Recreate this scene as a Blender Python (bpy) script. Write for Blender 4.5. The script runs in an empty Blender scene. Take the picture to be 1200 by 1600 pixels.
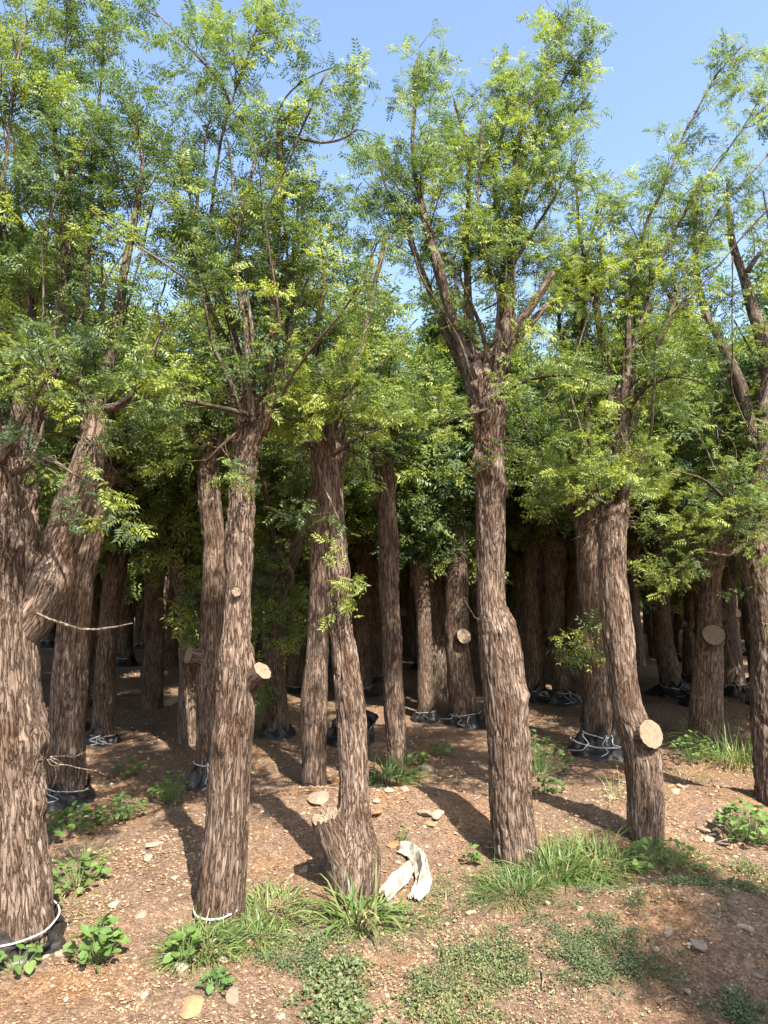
import bpy, math, random
import numpy as np
from mathutils import Vector, Matrix

# ------------------------------------------------------------------ camera, sky, sun, exposure
SC = bpy.context.scene
COL = SC.collection
F = 1050.0                                   # focal length in pixels of the 1200x1600 photograph
PITCH = math.atan2(100.0, F)                 # horizon lies 100 px below the picture's middle
CAM = np.array([0.0, 0.0, 1.6])
cam_data = bpy.data.cameras.new('camera')
cam_data.sensor_fit = 'VERTICAL'
cam_data.sensor_height = 36.0
cam_data.lens = 36.0 * F / 1600.0
cam_data.clip_end = 2000.0
cam_data.clip_start = 0.05
cam = bpy.data.objects.new('camera', cam_data)
cam.location = CAM
cam.rotation_euler = (math.pi / 2 + PITCH, 0, 0)
COL.objects.link(cam)
SC.camera = cam

SUN_EL = math.radians(52.0)
SUN_AZ = math.radians(27.0)                  # the sun stands behind the camera, this far towards +X
to_sun = np.array([math.sin(SUN_AZ) * math.cos(SUN_EL), -math.cos(SUN_AZ) * math.cos(SUN_EL), math.sin(SUN_EL)])
world = bpy.data.worlds.new('World')
SC.world = world
world.use_nodes = True
wn = world.node_tree.nodes
wl = world.node_tree.links
sky = wn.new('ShaderNodeTexSky')
sky.sky_type = 'NISHITA'
sky.sun_disc = False
sky.sun_elevation = SUN_EL
sky.sun_rotation = math.atan2(to_sun[0], to_sun[1])
sky.air_density = 1.0
sky.dust_density = 1.8
sky.ozone_density = 1.0
bg = wn['Background']
bg.inputs['Strength'].default_value = 0.15
wl.new(sky.outputs['Color'], bg.inputs['Color'])
sun_data = bpy.data.lights.new('sun', 'SUN')
sun_data.energy = 5.0
sun_data.angle = math.radians(0.53)
sun_data.color = (1.0, 0.95, 0.87)
sun = bpy.data.objects.new('sun', sun_data)
sun.rotation_euler = Vector(to_sun).to_track_quat('Z', 'Y').to_euler()
sun.location = (3, -6, 9)
COL.objects.link(sun)
SC.view_settings.view_transform = 'Standard'
SC.view_settings.look = 'None'
SC.view_settings.gamma = 1.0
SC.view_settings.exposure = 1.5
SC.cycles.max_bounces = 6
SC.cycles.diffuse_bounces = 2
SC.cycles.transmission_bounces = 5
SC.cycles.caustics_reflective = False
SC.cycles.caustics_refractive = False

rng = np.random.default_rng(11)
random.seed(5)

# ------------------------------------------------------------------ helpers: noise, pixels, meshes
def _h(ix, iy, iz, seed):
    n = (ix.astype(np.int64) * 374761393 + iy.astype(np.int64) * 668265263 + iz.astype(np.int64) * 2147483647 + seed * 974634777)
    n = (n ^ (n >> 13)) * 1274126177
    n = n & 0xffffffff
    n = (n ^ (n >> 16)) * 2246822519 & 0xffffffff
    n = n ^ (n >> 13)
    return (n & 0xffffff) / float(0xffffff)

def vnoise(p, seed=0):
    p = np.asarray(p, float)
    i = np.floor(p).astype(np.int64)
    f = p - i
    u = f * f * (3 - 2 * f)
    x, y, z = i[..., 0], i[..., 1], i[..., 2]
    ux, uy, uz = u[..., 0], u[..., 1], u[..., 2]
    def c(a, b, d): return _h(x + a, y + b, z + d, seed)
    x00 = c(0, 0, 0) * (1 - ux) + c(1, 0, 0) * ux
    x10 = c(0, 1, 0) * (1 - ux) + c(1, 1, 0) * ux
    x01 = c(0, 0, 1) * (1 - ux) + c(1, 0, 1) * ux
    x11 = c(0, 1, 1) * (1 - ux) + c(1, 1, 1) * ux
    return ((x00 * (1 - uy) + x10 * uy) * (1 - uz) + (x01 * (1 - uy) + x11 * uy) * uz) * 2 - 1

def fbm(p, seed=0, octv=4):
    p = np.asarray(p, float)
    s = 0; a = 0.5
    for k in range(octv):
        s = s + a * vnoise(p * (2.03 ** k) + 17.3 * k, seed + k)
        a *= 0.5
    return s

CP, SP = math.cos(PITCH), math.sin(PITCH)
def ray(px, py):
    r, u = (px - 600.0) / F, -(py - 800.0) / F
    return np.array([r, CP - u * SP, SP + u * CP])
def at(px, py, Y):
    d = ray(px, py)
    return CAM + d * (Y / d[1])

MOUND = [  # x, y, sx, sy, height : spoil heaps and the hollows between them
    (1.42, 3.20, 0.50, 0.28, 0.17), (0.15, 4.60, 0.75, 0.32, 0.17), (-1.05, 3.95, 0.35, 0.45, 0.09), (2.3, 3.1, 0.5, 0.4, 0.06),
    (-0.55, 4.9, 0.4, 0.3, 0.08), (2.1, 4.85, 0.8, 0.34, 0.12), (0.0, 3.35, 0.9, 0.22, -0.03), (1.0, 3.8, 0.5, 0.2, -0.05),
    (-1.75, 2.75, 0.5, 0.25, 0.03), (-0.9, 2.45, 0.9, 0.2, 0.02)]
def ground(x, y):
    x = np.asarray(x, float); y = np.asarray(y, float)
    z = np.zeros(np.broadcast(x, y).shape)
    for (mx, my, sx, sy, h) in MOUND:
        z = z + h * np.exp(-((x - mx) / sx) ** 2 - ((y - my) / sy) ** 2)
    p = np.stack([x * np.ones_like(z), y * np.ones_like(z), np.zeros_like(z)], -1)
    fade = np.clip(1.4 - np.hypot(x, y) / 40, 0.2, 1)
    z = z + fade * (0.05 * fbm(p * 1.1, 3, 3) + 0.022 * fbm(p * 4.2 + 7, 13, 3))
    return z
def gz(x, y): return float(ground(np.array([x]), np.array([y]))[0])
def ground_hit(px, py):
    d = ray(px, py)
    t = 0.5
    ts = np.linspace(0.5, 60, 6000)
    P = CAM + ts[:, None] * d
    below = P[:, 2] < ground(P[:, 0], P[:, 1])
    k = int(np.argmax(below)) if below.any() else len(ts) - 1
    return P[k]

def mesh_np(name, V, Q=None, T=None, attrs=None, smooth=True, mats=()):
    me = bpy.data.meshes.new(name)
    V = np.asarray(V, np.float32)
    nq = 0 if Q is None else len(Q)
    nt = 0 if T is None else len(T)
    parts, starts = [], []
    if nq: parts.append(np.asarray(Q, np.int32).ravel())
    if nt: parts.append(np.asarray(T, np.int32).ravel())
    loops = np.concatenate(parts)
    ls = np.concatenate([np.arange(nq) * 4, nq * 4 + np.arange(nt) * 3]).astype(np.int32)
    me.vertices.add(len(V)); me.vertices.foreach_set('co', V.ravel())
    me.loops.add(len(loops)); me.loops.foreach_set('vertex_index', loops)
    me.polygons.add(nq + nt); me.polygons.foreach_set('loop_start', ls)
    me.polygons.foreach_set('use_smooth', np.full(nq + nt, smooth, dtype=bool))
    for k, a in (attrs or {}).items():
        a = np.asarray(a, np.float32)
        if a.ndim == 2:
            at_ = me.attributes.new(k, 'FLOAT_VECTOR', 'POINT'); at_.data.foreach_set('vector', a.ravel())
        else:
            at_ = me.attributes.new(k, 'FLOAT', 'POINT'); at_.data.foreach_set('value', a)
    me.update(calc_edges=True)
    for m in mats: me.materials.append(m)
    return me

def link(name, data, parent=None, loc=None):
    o = bpy.data.objects.new(name, data)
    COL.objects.link(o)
    if loc is not None: o.location = loc
    if parent is not None: o.parent = parent
    return o
def tag(o, label=None, cat=None, group=None, kind=None):
    if label: o['label'] = label
    if cat: o['category'] = cat
    if group: o['group'] = group
    if kind: o['kind'] = kind
    return o
def copy_tree(o, parent=None):
    c = o.copy(); COL.objects.link(c); c.parent = parent
    for ch in o.children: copy_tree(ch, c)
    return c

def norm(v):
    v = np.asarray(v, float)
    return v / np.maximum(np.linalg.norm(v, axis=-1, keepdims=True), 1e-9)

def resample(P, R, step, smooth=0.0):
    P = np.asarray(P, float); R = np.asarray(R, float)
    s = np.concatenate([[0], np.cumsum(np.linalg.norm(np.diff(P, axis=0), axis=1))])
    n = max(4, int(s[-1] / step) + 1)
    t = np.linspace(0, s[-1], n)
    C = np.stack([np.interp(t, s, P[:, k]) for k in range(3)] + [np.interp(t, s, R)], 1)
    if smooth > 0:
        k = int(max(1, smooth / (s[-1] / n)))
        pad = np.concatenate([2 * C[:1] - C[k:0:-1], C, 2 * C[-1:] - C[-2:-k - 2:-1]]) if k < n - 1 else C
        if k < n - 1:
            ker = np.hanning(2 * k + 3)[1:-1]; ker /= ker.sum()
            C = np.stack([np.convolve(pad[:, j], ker, 'valid') for j in range(4)], 1)
    return C[:, :3], np.maximum(C[:, 3], 1e-4), t

def frames(P):
    T = norm(np.gradient(P, axis=0))
    U = np.zeros_like(T)
    u = np.array([1.0, 0, 0]) if abs(T[0][0]) < 0.9 else np.array([0, 1.0, 0])
    for i in range(len(P)):
        u = u - T[i] * np.dot(u, T[i]); u = u / np.linalg.norm(u)
        U[i] = u
    return T, U, np.cross(T, U)

def tube_np(P, R, segs, disp=None, cap=True, s0=None):
    """swept tube; returns V, Q, rest coordinates (unrolled bark space)"""
    T, U, B = frames(P)
    n = len(P)
    a = np.arange(segs) * 2 * math.pi / segs
    ca, sa = np.cos(a), np.sin(a)
    s = np.concatenate([[0], np.cumsum(np.linalg.norm(np.diff(P, axis=0), axis=1))]) if s0 is None else s0
    N = U[:, None, :] * ca[None, :, None] + B[:, None, :] * sa[None, :, None]
    rest = np.stack([R[:, None] * ca[None], R[:, None] * sa[None], np.repeat(s[:, None], segs, 1)], -1)
    rr = np.repeat(R[:, None], segs, 1)
    if disp is not None: rr = rr + disp(rest, a[None, :].repeat(n, 0), R[:, None])
    V = P[:, None, :] + N * rr[..., None]
    V = V.reshape(-1, 3)
    i = np.arange(n - 1)[:, None] * segs; j = np.arange(segs)[None]; k = (j + 1) % segs
    Q = np.stack([i + j, i + k, i + segs + k, i + segs + j], -1).reshape(-1, 4)
    return V, Q, rest.reshape(-1, 3)

class Acc:
    """gathers several shapes into one mesh"""
    def __init__(self): self.V = []; self.Q = []; self.T = []; self.A = {}; self.n = 0
    def add(self, V, Q=None, T=None, **attrs):
        if Q is not None and len(Q): self.Q.append(np.asarray(Q) + self.n)
        if T is not None and len(T): self.T.append(np.asarray(T) + self.n)
        self.V.append(np.asarray(V)); self.n += len(V)
        for k, v in attrs.items(): self.A.setdefault(k, []).append(np.asarray(v))
    def mesh(self, name, mats, smooth=True):
        return mesh_np(name, np.concatenate(self.V), np.concatenate(self.Q) if self.Q else None, np.concatenate(self.T) if self.T else None,
                       {k: np.concatenate(v) for k, v in self.A.items()}, smooth, mats)

# ------------------------------------------------------------------ materials
def mat(name):
    m = bpy.data.materials.new(name); m.use_nodes = True
    nt = m.node_tree
    return m, nt.nodes, nt.links, nt.nodes['Principled BSDF']
def ramp(n, stops):
    r = n.new('ShaderNodeValToRGB')
    e = r.color_ramp.elements
    while len(e) < len(stops): e.new(0.5)
    for el, (p, c) in zip(e, stops): el.position = p; el.color = (*c, 1)
    return r
def noise(n, l, vec, scale, detail=4, rough=0.55):
    t = n.new('ShaderNodeTexNoise'); t.inputs['Scale'].default_value = scale; t.inputs['Detail'].default_value = detail
    t.inputs['Roughness'].default_value = rough
    if vec is not None: l.new(vec, t.inputs['Vector'])
    return t
def mixc(n, l, a, b, fac, mode='MIX'):
    x = n.new('ShaderNodeMix'); x.data_type = 'RGBA'; x.blend_type = mode
    for sock, v in ((x.inputs[6], a), (x.inputs[7], b), (x.inputs[0], fac)):
        if isinstance(v, (tuple, list)): sock.default_value = (*v, 1)
        elif isinstance(v, float): sock.default_value = v
        else: l.new(v, sock)
    return x.outputs[2]
def scaled(n, l, vec, sc):
    m = n.new('ShaderNodeMapping'); m.inputs['Scale'].default_value = sc; l.new(vec, m.inputs['Vector'])
    return m.outputs['Vector']

def bark_material(name, dark, mid, light, fine=1.0):
    m, n, l, b = mat(name)
    a = n.new('ShaderNodeAttribute'); a.attribute_name = 'bc'
    oi = n.new('ShaderNodeObjectInfo')
    comb = n.new('ShaderNodeVectorMath'); comb.operation = 'ADD'
    l.new(a.outputs['Vector'], comb.inputs[0]); l.new(oi.outputs['Random'], comb.inputs[1])
    v = comb.outputs[0]
    n1 = noise(n, l, scaled(n, l, v, (1, 1, 0.06)), 85 * fine, 8, 0.72)
    r1 = ramp(n, [(0.30, dark), (0.5, mid), (0.70, light)])
    l.new(n1.outputs['Fac'], r1.inputs['Fac'])
    n2 = noise(n, l, scaled(n, l, v, (1, 1, 0.5)), 7, 4)
    r2 = ramp(n, [(0.32, (0.62, 0.52, 0.46)), (0.5, (0.95, 0.92, 0.9)), (0.70, (1.18, 1.10, 1.04))])
    l.new(n2.outputs['Fac'], r2.inputs['Fac'])
    c = mixc(n, l, r1.outputs['Color'], r2.outputs['Color'], 1.0, 'MULTIPLY')
    n4 = noise(n, l, v, 260, 3)
    r4 = ramp(n, [(0.3, (0.78, 0.78, 0.78)), (0.7, (1.2, 1.2, 1.2))]); l.new(n4.outputs['Fac'], r4.inputs['Fac'])
    c = mixc(n, l, c, r4.outputs['Color'], 1.0, 'MULTIPLY')
    nc = noise(n, l, scaled(n, l, v, (1, 1, 0.13)), 62 * fine, 4, 0.6); nc.inputs['Distortion'].default_value = 0.5
    ab = n.new('ShaderNodeMath'); ab.operation = 'SUBTRACT'; ab.inputs[1].default_value = 0.5; l.new(nc.outputs['Fac'], ab.inputs[0])
    ab2 = n.new('ShaderNodeMath'); ab2.operation = 'ABSOLUTE'; l.new(ab.outputs[0], ab2.inputs[0])
    rc = ramp(n, [(0.0, (0.24, 0.19, 0.165)), (0.022, (0.55, 0.49, 0.45)), (0.055, (1.0, 1.0, 1.0)), (0.2, (1.12, 1.12, 1.12))]); l.new(ab2.outputs[0], rc.inputs['Fac'])
    c = mixc(n, l, c, rc.outputs['Color'], 1.0, 'MULTIPLY')
    tone = ramp(n, [(0.0, (0.86, 0.84, 0.83)), (1.0, (1.1, 1.07, 1.04))]); l.new(oi.outputs['Random'], tone.inputs['Fac'])
    c = mixc(n, l, c, tone.outputs['Color'], 1.0, 'MULTIPLY')
    l.new(c, b.inputs['Base Color'])
    b.inputs['Roughness'].default_value = 0.9; b.inputs['Specular IOR Level'].default_value = 0.15
    n3 = noise(n, l, scaled(n, l, v, (1, 1, 0.2)), 140 * fine, 5, 0.7)
    bp = n.new('ShaderNodeBump'); bp.inputs['Strength'].default_value = 0.9; bp.inputs['Distance'].default_value = 0.006
    rh = ramp(n, [(0.0, (0, 0, 0)), (0.07, (1, 1, 1))]); l.new(ab2.outputs[0], rh.inputs['Fac'])
    ad = n.new('ShaderNodeMath'); ad.operation = 'ADD'; l.new(rh.outputs['Color'], ad.inputs[0]); l.new(n3.outputs['Fac'], ad.inputs[1])
    l.new(ad.outputs[0], bp.inputs['Height']); l.new(bp.outputs['Normal'], b.inputs['Normal'])
    return m
M_BARK = bark_material('bark', (0.095, 0.066, 0.049), (0.20, 0.15, 0.115), (0.37, 0.30, 0.24))
M_LIMB = bark_material('limb_bark', (0.11, 0.085, 0.068), (0.21, 0.17, 0.138), (0.33, 0.28, 0.235), 1.4)
M_REDWOOD = bark_material('peeling_bark', (0.10, 0.055, 0.038), (0.19, 0.115, 0.08), (0.31, 0.22, 0.165), 1.2)
M_TWIG = bark_material('twig_bark', (0.07, 0.055, 0.035), (0.13, 0.10, 0.065), (0.24, 0.20, 0.14), 2.0)
M_DEADTWIG = bark_material('dead_twig', (0.22, 0.17, 0.13), (0.34, 0.28, 0.22), (0.50, 0.43, 0.36), 2.0)

def leaf_material(name, stops, trans=0.42, rough=0.45):
    m, n, l, b = mat(name)
    a = n.new('ShaderNodeAttribute'); a.attribute_name = 'tint'
    r = ramp(n, stops); l.new(a.outputs['Fac'], r.inputs['Fac'])
    l.new(r.outputs['Color'], b.inputs['Base Color'])
    b.inputs['Roughness'].default_value = rough; b.inputs['Specular IOR Level'].default_value = 0.35
    tr = n.new('ShaderNodeBsdfTranslucent')
    c = mixc(n, l, r.outputs['Color'], (1.15, 1.25, 0.55), 1.0, 'MULTIPLY')
    l.new(c, tr.inputs['Color'])
    mx = n.new('ShaderNodeMixShader'); mx.inputs['Fac'].default_value = trans
    l.new(b.outputs[0], mx.inputs[1]); l.new(tr.outputs[0], mx.inputs[2])
    l.new(mx.outputs[0], n['Material Output'].inputs['Surface'])
    return m
M_LEAF = leaf_material('feathery_leaf', [(0.0, (0.042, 0.072, 0.040)), (0.3, (0.095, 0.14, 0.062)), (0.6, (0.175, 0.235, 0.072)), (1.0, (0.36, 0.40, 0.09))])
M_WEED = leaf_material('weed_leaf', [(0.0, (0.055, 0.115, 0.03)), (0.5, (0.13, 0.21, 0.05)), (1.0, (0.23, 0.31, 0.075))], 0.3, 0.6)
M_GRASS = leaf_material('grass_blade', [(0.0, (0.055, 0.12, 0.03)), (0.5, (0.13, 0.185, 0.055)), (0.85, (0.22, 0.26, 0.09)), (1.0, (0.34, 0.30, 0.14))], 0.3, 0.4)
M_COVER = leaf_material('ground_cover_leaf', [(0.0, (0.08, 0.115, 0.055)), (0.45, (0.14, 0.17, 0.068)), (0.8, (0.21, 0.22, 0.085)), (1.0, (0.28, 0.19, 0.10))], 0.2, 0.5)

def soil_material():
    m, n, l, b = mat('gravelly_soil')
    g = n.new('ShaderNodeNewGeometry'); v = g.outputs['Position']
    big = noise(n, l, v, 1.3, 4, 0.6)
    rb = ramp(n, [(0.33, (0.225, 0.155, 0.108)), (0.5, (0.265, 0.18, 0.122)), (0.68, (0.32, 0.182, 0.098))]); l.new(big.outputs['Fac'], rb.inputs['Fac'])
    mid = noise(n, l, v, 16, 5, 0.65)
    rm = ramp(n, [(0.3, (0.72, 0.70, 0.68)), (0.5, (1, 1, 1)), (0.72, (1.22, 1.2, 1.18))]); l.new(mid.outputs['Fac'], rm.inputs['Fac'])
    c = mixc(n, l, rb.outputs['Color'], rm.outputs['Color'], 1.0, 'MULTIPLY')
    vo = n.new('ShaderNodeTexVoronoi'); vo.inputs['Scale'].default_value = 95; vo.inputs['Randomness'].default_value = 1.0
    l.new(v, vo.inputs['Vector'])
    sep = n.new('ShaderNodeSeparateColor'); l.new(vo.outputs['Color'], sep.inputs[0])
    rv = ramp(n, [(0.0, (0.55, 0.50, 0.47)), (0.35, (0.85, 0.82, 0.8)), (0.7, (1.1, 1.08, 1.05)), (1.0, (1.55, 1.5, 1.42))]); l.new(sep.outputs[0], rv.inputs['Fac'])
    c = mixc(n, l, c, rv.outputs['Color'], 0.8, 'MULTIPLY')
    fine = noise(n, l, v, 330, 4, 0.7)
    rf = ramp(n, [(0.3, (0.72, 0.72, 0.72)), (0.7, (1.25, 1.25, 1.25))]); l.new(fine.outputs['Fac'], rf.inputs['Fac'])
    c = mixc(n, l, c, rf.outputs['Color'], 0.9, 'MULTIPLY')
    l.new(c, b.inputs['Base Color'])
    b.inputs['Roughness'].default_value = 0.95; b.inputs['Specular IOR Level'].default_value = 0.1
    b1 = n.new('ShaderNodeBump'); b1.inputs['Strength'].default_value = 0.9; b1.inputs['Distance'].default_value = 0.012
    l.new(vo.outputs['Distance'], b1.inputs['Height']); b1.invert = True
    b2 = n.new('ShaderNodeBump'); b2.inputs['Strength'].default_value = 0.8; b2.inputs['Distance'].default_value = 0.012
    mm = n.new('ShaderNodeMath'); mm.operation = 'ADD'; l.new(mid.outputs['Fac'], mm.inputs[0]); l.new(fine.outputs['Fac'], mm.inputs[1])
    l.new(mm.outputs[0], b2.inputs['Height']); l.new(b1.outputs['Normal'], b2.inputs['Normal']); l.new(b2.outputs['Normal'], b.inputs['Normal'])
    return m
M_SOIL = soil_material()

def stone_material(name, c0, c1, per_object=True):
    m, n, l, b = mat(name)
    tc = n.new('ShaderNodeNewGeometry')
    t = noise(n, l, tc.outputs['Position'], 60, 5, 0.65)
    r = ramp(n, [(0.3, c0), (0.7, c1)]); l.new(t.outputs['Fac'], r.inputs['Fac'])
    c = r.outputs['Color']
    if per_object:
        oi = n.new('ShaderNodeObjectInfo')
        r2 = ramp(n, [(0.0, (0.75, 0.68, 0.62)), (0.5, (1.0, 0.95, 0.88)), (1.0, (1.15, 1.15, 1.12))]); l.new(oi.outputs['Random'], r2.inputs['Fac'])
        c = mixc(n, l, c, r2.outputs['Color'], 1.0, 'MULTIPLY')
    else:
        a = n.new('ShaderNodeAttribute'); a.attribute_name = 'tint'
        r2 = ramp(n, [(0.0, (0.40, 0.32, 0.27)), (0.4, (0.80, 0.66, 0.54)), (0.75, (1.1, 0.93, 0.76)), (1.0, (1.55, 1.45, 1.30))]); l.new(a.outputs['Fac'], r2.inputs['Fac'])
        c = mixc(n, l, c, r2.outputs['Color'], 1.0, 'MULTIPLY')
    l.new(c, b.inputs['Base Color']); b.inputs['Roughness'].default_value = 0.9; b.inputs['Specular IOR Level'].default_value = 0.2
    bp = n.new('ShaderNodeBump'); bp.inputs['Strength'].default_value = 0.6; bp.inputs['Distance'].default_value = 0.004
    l.new(t.outputs['Fac'], bp.inputs['Height']); l.new(bp.outputs['Normal'], b.inputs['Normal'])
    return m
M_STONE = stone_material('tan_stone', (0.24, 0.18, 0.13), (0.36, 0.28, 0.205))
M_PALE = stone_material('pale_stone', (0.25, 0.20, 0.15), (0.37, 0.31, 0.24))
M_RUST = stone_material('orange_stone', (0.27, 0.145, 0.075), (0.36, 0.21, 0.115))
M_GREY = stone_material('brown_grey_stone', (0.20, 0.16, 0.125), (0.33, 0.27, 0.21))
M_GRAVEL = stone_material('gravel', (0.26, 0.19, 0.135), (0.36, 0.275, 0.20), False)

def cut_material():
    m, n, l, b = mat('cut_wood')
    a = n.new('ShaderNodeAttribute'); a.attribute_name = 'bc'
    w = n.new('ShaderNodeTexWave'); w.wave_type = 'RINGS'; w.rings_direction = 'Z'
    w.inputs['Scale'].default_value = 42; w.inputs['Distortion'].default_value = 4.0; w.inputs['Detail'].default_value = 3; w.inputs['Detail Scale'].default_value = 2
    l.new(a.outputs['Vector'], w.inputs['Vector'])
    r = ramp(n, [(0.0, (0.15, 0.105, 0.07)), (0.4, (0.27, 0.205, 0.14)), (1.0, (0.34, 0.27, 0.19))]); l.new(w.outputs['Color'], r.inputs['Fac'])
    t = noise(n, l, a.outputs['Vector'], 22, 6, 0.7)
    r2 = ramp(n, [(0.30, (0.72, 0.68, 0.62)), (0.55, (1.0, 0.98, 0.94)), (0.75, (1.1, 1.08, 1.04))]); l.new(t.outputs['Fac'], r2.inputs['Fac'])
    c = mixc(n, l, r.outputs['Color'], r2.outputs['Color'], 1.0, 'MULTIPLY')
    l.new(c, b.inputs['Base Color']); b.inputs['Roughness'].default_value = 0.85; b.inputs['Specular IOR Level'].default_value = 0.2
    bp = n.new('ShaderNodeBump'); bp.inputs['Strength'].default_value = 0.7; bp.inputs['Distance'].default_value = 0.004
    mm = n.new('ShaderNodeMath'); mm.operation = 'ADD'; l.new(w.outputs['Fac'], mm.inputs[0]); l.new(t.outputs['Fac'], mm.inputs[1])
    l.new(mm.outputs[0], bp.inputs['Height']); l.new(bp.outputs['Normal'], b.inputs['Normal'])
    return m
M_CUT = cut_material()

def plain(name, c0, c1, rough, scale=40, spec=0.4, bump=0.3):
    m, n, l, b = mat(name)
    g = n.new('ShaderNodeNewGeometry')
    t = noise(n, l, g.outputs['Position'], scale, 5, 0.6)
    r = ramp(n, [(0.35, c0), (0.68, c1)]); l.new(t.outputs['Fac'], r.inputs['Fac']); l.new(r.outputs['Color'], b.inputs['Base Color'])
    b.inputs['Roughness'].default_value = rough; b.inputs['Specular IOR Level'].default_value = spec
    bp = n.new('ShaderNodeBump'); bp.inputs['Strength'].default_value = bump; bp.inputs['Distance'].default_value = 0.004
    l.new(t.outputs['Fac'], bp.inputs['Height']); l.new(bp.outputs['Normal'], b.inputs['Normal'])
    return m
M_BAG = plain('black_plastic', (0.008, 0.008, 0.009), (0.042, 0.035, 0.029), 0.42, 14, 0.4)
M_ROPE = plain('white_rope', (0.36, 0.35, 0.33), (0.58, 0.57, 0.54), 0.7, 300)
M_PINK = plain('pink_strap', (0.62, 0.28, 0.30), (0.72, 0.40, 0.40), 0.6, 200)
M_SACK = plain('dirty_white_sack', (0.22, 0.17, 0.12), (0.52, 0.48, 0.41), 0.85, 26, 0.1, 0.8)
M_WALL = plain('pale_plaster', (0.55, 0.53, 0.49), (0.72, 0.70, 0.66), 0.9, 3)
M_STEM = plain('green_stem', (0.10, 0.16, 0.05), (0.20, 0.24, 0.09), 0.6, 60)

# ------------------------------------------------------------------ ground
def build_ground():
    def axis(a, b, step, lo, hi):
        core = np.arange(a, b + 1e-6, step)
        left = []; x = a; s = step
        while x > lo: s *= 1.22; x -= s; left.append(x)
        right = []; x = b; s = step
        while x < hi: s *= 1.22; x += s; right.append(x)
        return np.array(left[::-1] + list(core) + right)
    xs = axis(-3.4, 3.8, 0.034, -600, 600)
    ys = axis(1.7, 8.0, 0.036, -300, 900)
    X, Y = np.meshgrid(xs, ys)
    Z = ground(X, Y)
    near = np.clip(1.5 - np.hypot(X, Y - 3) / 9, 0, 1)
    p = np.stack([X, Y, np.zeros_like(X)], -1)
    Z = Z + near * (0.012 * fbm(p * 7, 9, 3) + 0.007 * vnoise(p * 23, 4))
    V = np.stack([X, Y, Z], -1).reshape(-1, 3)
    nx, ny = len(xs), len(ys)
    i = np.arange(ny - 1)[:, None] * nx + np.arange(nx - 1)[None]
    Q = np.stack([i, i + 1, i + nx + 1, i + nx], -1).reshape(-1, 4)
    o = link('ground', mesh_np('ground', V, Q, mats=[M_SOIL]))
    tag(o, 'reddish brown gravelly dirt ground under the trees', kind='structure')
build_ground()

def build_gravel(n=68000):
    r = np.random.default_rng(3)
    py = 1030 + 600 * r.random(n) ** 0.75
    px = -60 + 1320 * r.random(n)
    d = np.stack([(px - 600) / F, CP + (py - 800) / F * SP, SP - (py - 800) / F * CP], 1)
    t = -1.6 / d[:, 2]
    P = CAM + d * t[:, None]
    clump = fbm(P * 2.2, 21, 3)
    keep = r.random(n) < np.clip(0.55 + 1.1 * clump, 0.12, 1)
    P = P[keep]; t = t[keep]; n = len(P)
    P[:, 2] = ground(P[:, 0], P[:, 1]) + 0.002
    octa = np.array([[1, 0, 0], [0, 1, 0], [-1, 0, 0], [0, -1, 0], [0, 0, 1], [0, 0, -1]], float)
    tri = np.array([[0, 1, 4], [1, 2, 4], [2, 3, 4], [3, 0, 4], [1, 0, 5], [2, 1, 5], [3, 2, 5], [0, 3, 5]])
    size = (0.0028 + 0.0085 * r.random(n) ** 3) * np.clip(t / 2.8, 0.9, 2.2)
    V = octa[None] * (0.6 + 0.7 * r.random((n, 6, 1)))
    V = V * np.stack([np.ones(n), 0.5 + 0.5 * r.random(n), 0.35 + 0.35 * r.random(n)], 1)[:, None]
    a = r.random(n) * 6.283; c, s = np.cos(a)[:, None], np.sin(a)[:, None]
    V = np.stack([V[..., 0] * c - V[..., 1] * s, V[..., 0] * s + V[..., 1] * c, V[..., 2] + 0.3 * V[..., 0] * (r.random((n, 1)) - .5)], -1)
    V = V * size[:, None, None] + P[:, None]
    T = (tri[None] + np.arange(n)[:, None, None] * 6).reshape(-1, 3)
    o = link('gravel', mesh_np('gravel', V.reshape(-1, 3), None, T, {'tint': np.repeat(r.random(n), 6)}, False, [M_GRAVEL]))
    tag(o, 'loose small gravel and grit strewn over the dirt', 'gravel', kind='stuff')
build_gravel()

# ------------------------------------------------------------------ tree building
def bark_disp(depth, seed, lump=0.05, head=None, burls=(), freq=44.0):
    def f(rest, ang, R):
        p = rest.reshape(-1, 3)
        w = np.stack([vnoise(p * np.array([9, 9, 5]), seed + 1), vnoise(p * np.array([9, 9, 5]), seed + 2), np.zeros(len(p))], 1)
        q = p * np.array([freq, freq, freq * 0.12]) + w * 0.9
        n1 = np.abs(vnoise(q, seed)); n2 = np.abs(vnoise(q * 1.9 + 5, seed + 3))
        h = np.minimum(n1 * 4.5, 1) ** 0.7 * 0.75 + np.minimum(n2 * 4, 1) * 0.35
        h = h + 0.35 * vnoise(p * np.array([70, 70, 22]), seed + 8)
        k = 0.65 + 0.5 * vnoise(p * 3.0, seed + 4)
        d = (h - 0.6) * depth * k
        d = d + lump * R.repeat(ang.shape[1], 1).ravel() * (fbm(p * np.array([5, 5, 3.2]), seed + 5, 3) * 2)
        if head is not None:
            s0, s1, amp = head
            g = np.clip((p[:, 2] - s0) / max(s1 - s0, 1e-3), 0, 1)
            d = d + g * amp * (fbm(p * np.array([16, 16, 14]), seed + 6, 3) * 2 + 0.25)
        A = ang.ravel()
        for (bs, ba, bw, bh) in burls:
            da = (A - ba + math.pi) % (2 * math.pi) - math.pi
            rr = np.hypot(da * R.repeat(ang.shape[1], 1).ravel(), p[:, 2] - bs) / bw
            d = d + bh * np.exp(-rr ** 2) * (0.8 + 0.5 * vnoise(p * 30, seed + 7))
        return d.reshape(ang.shape)
    return f

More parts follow.
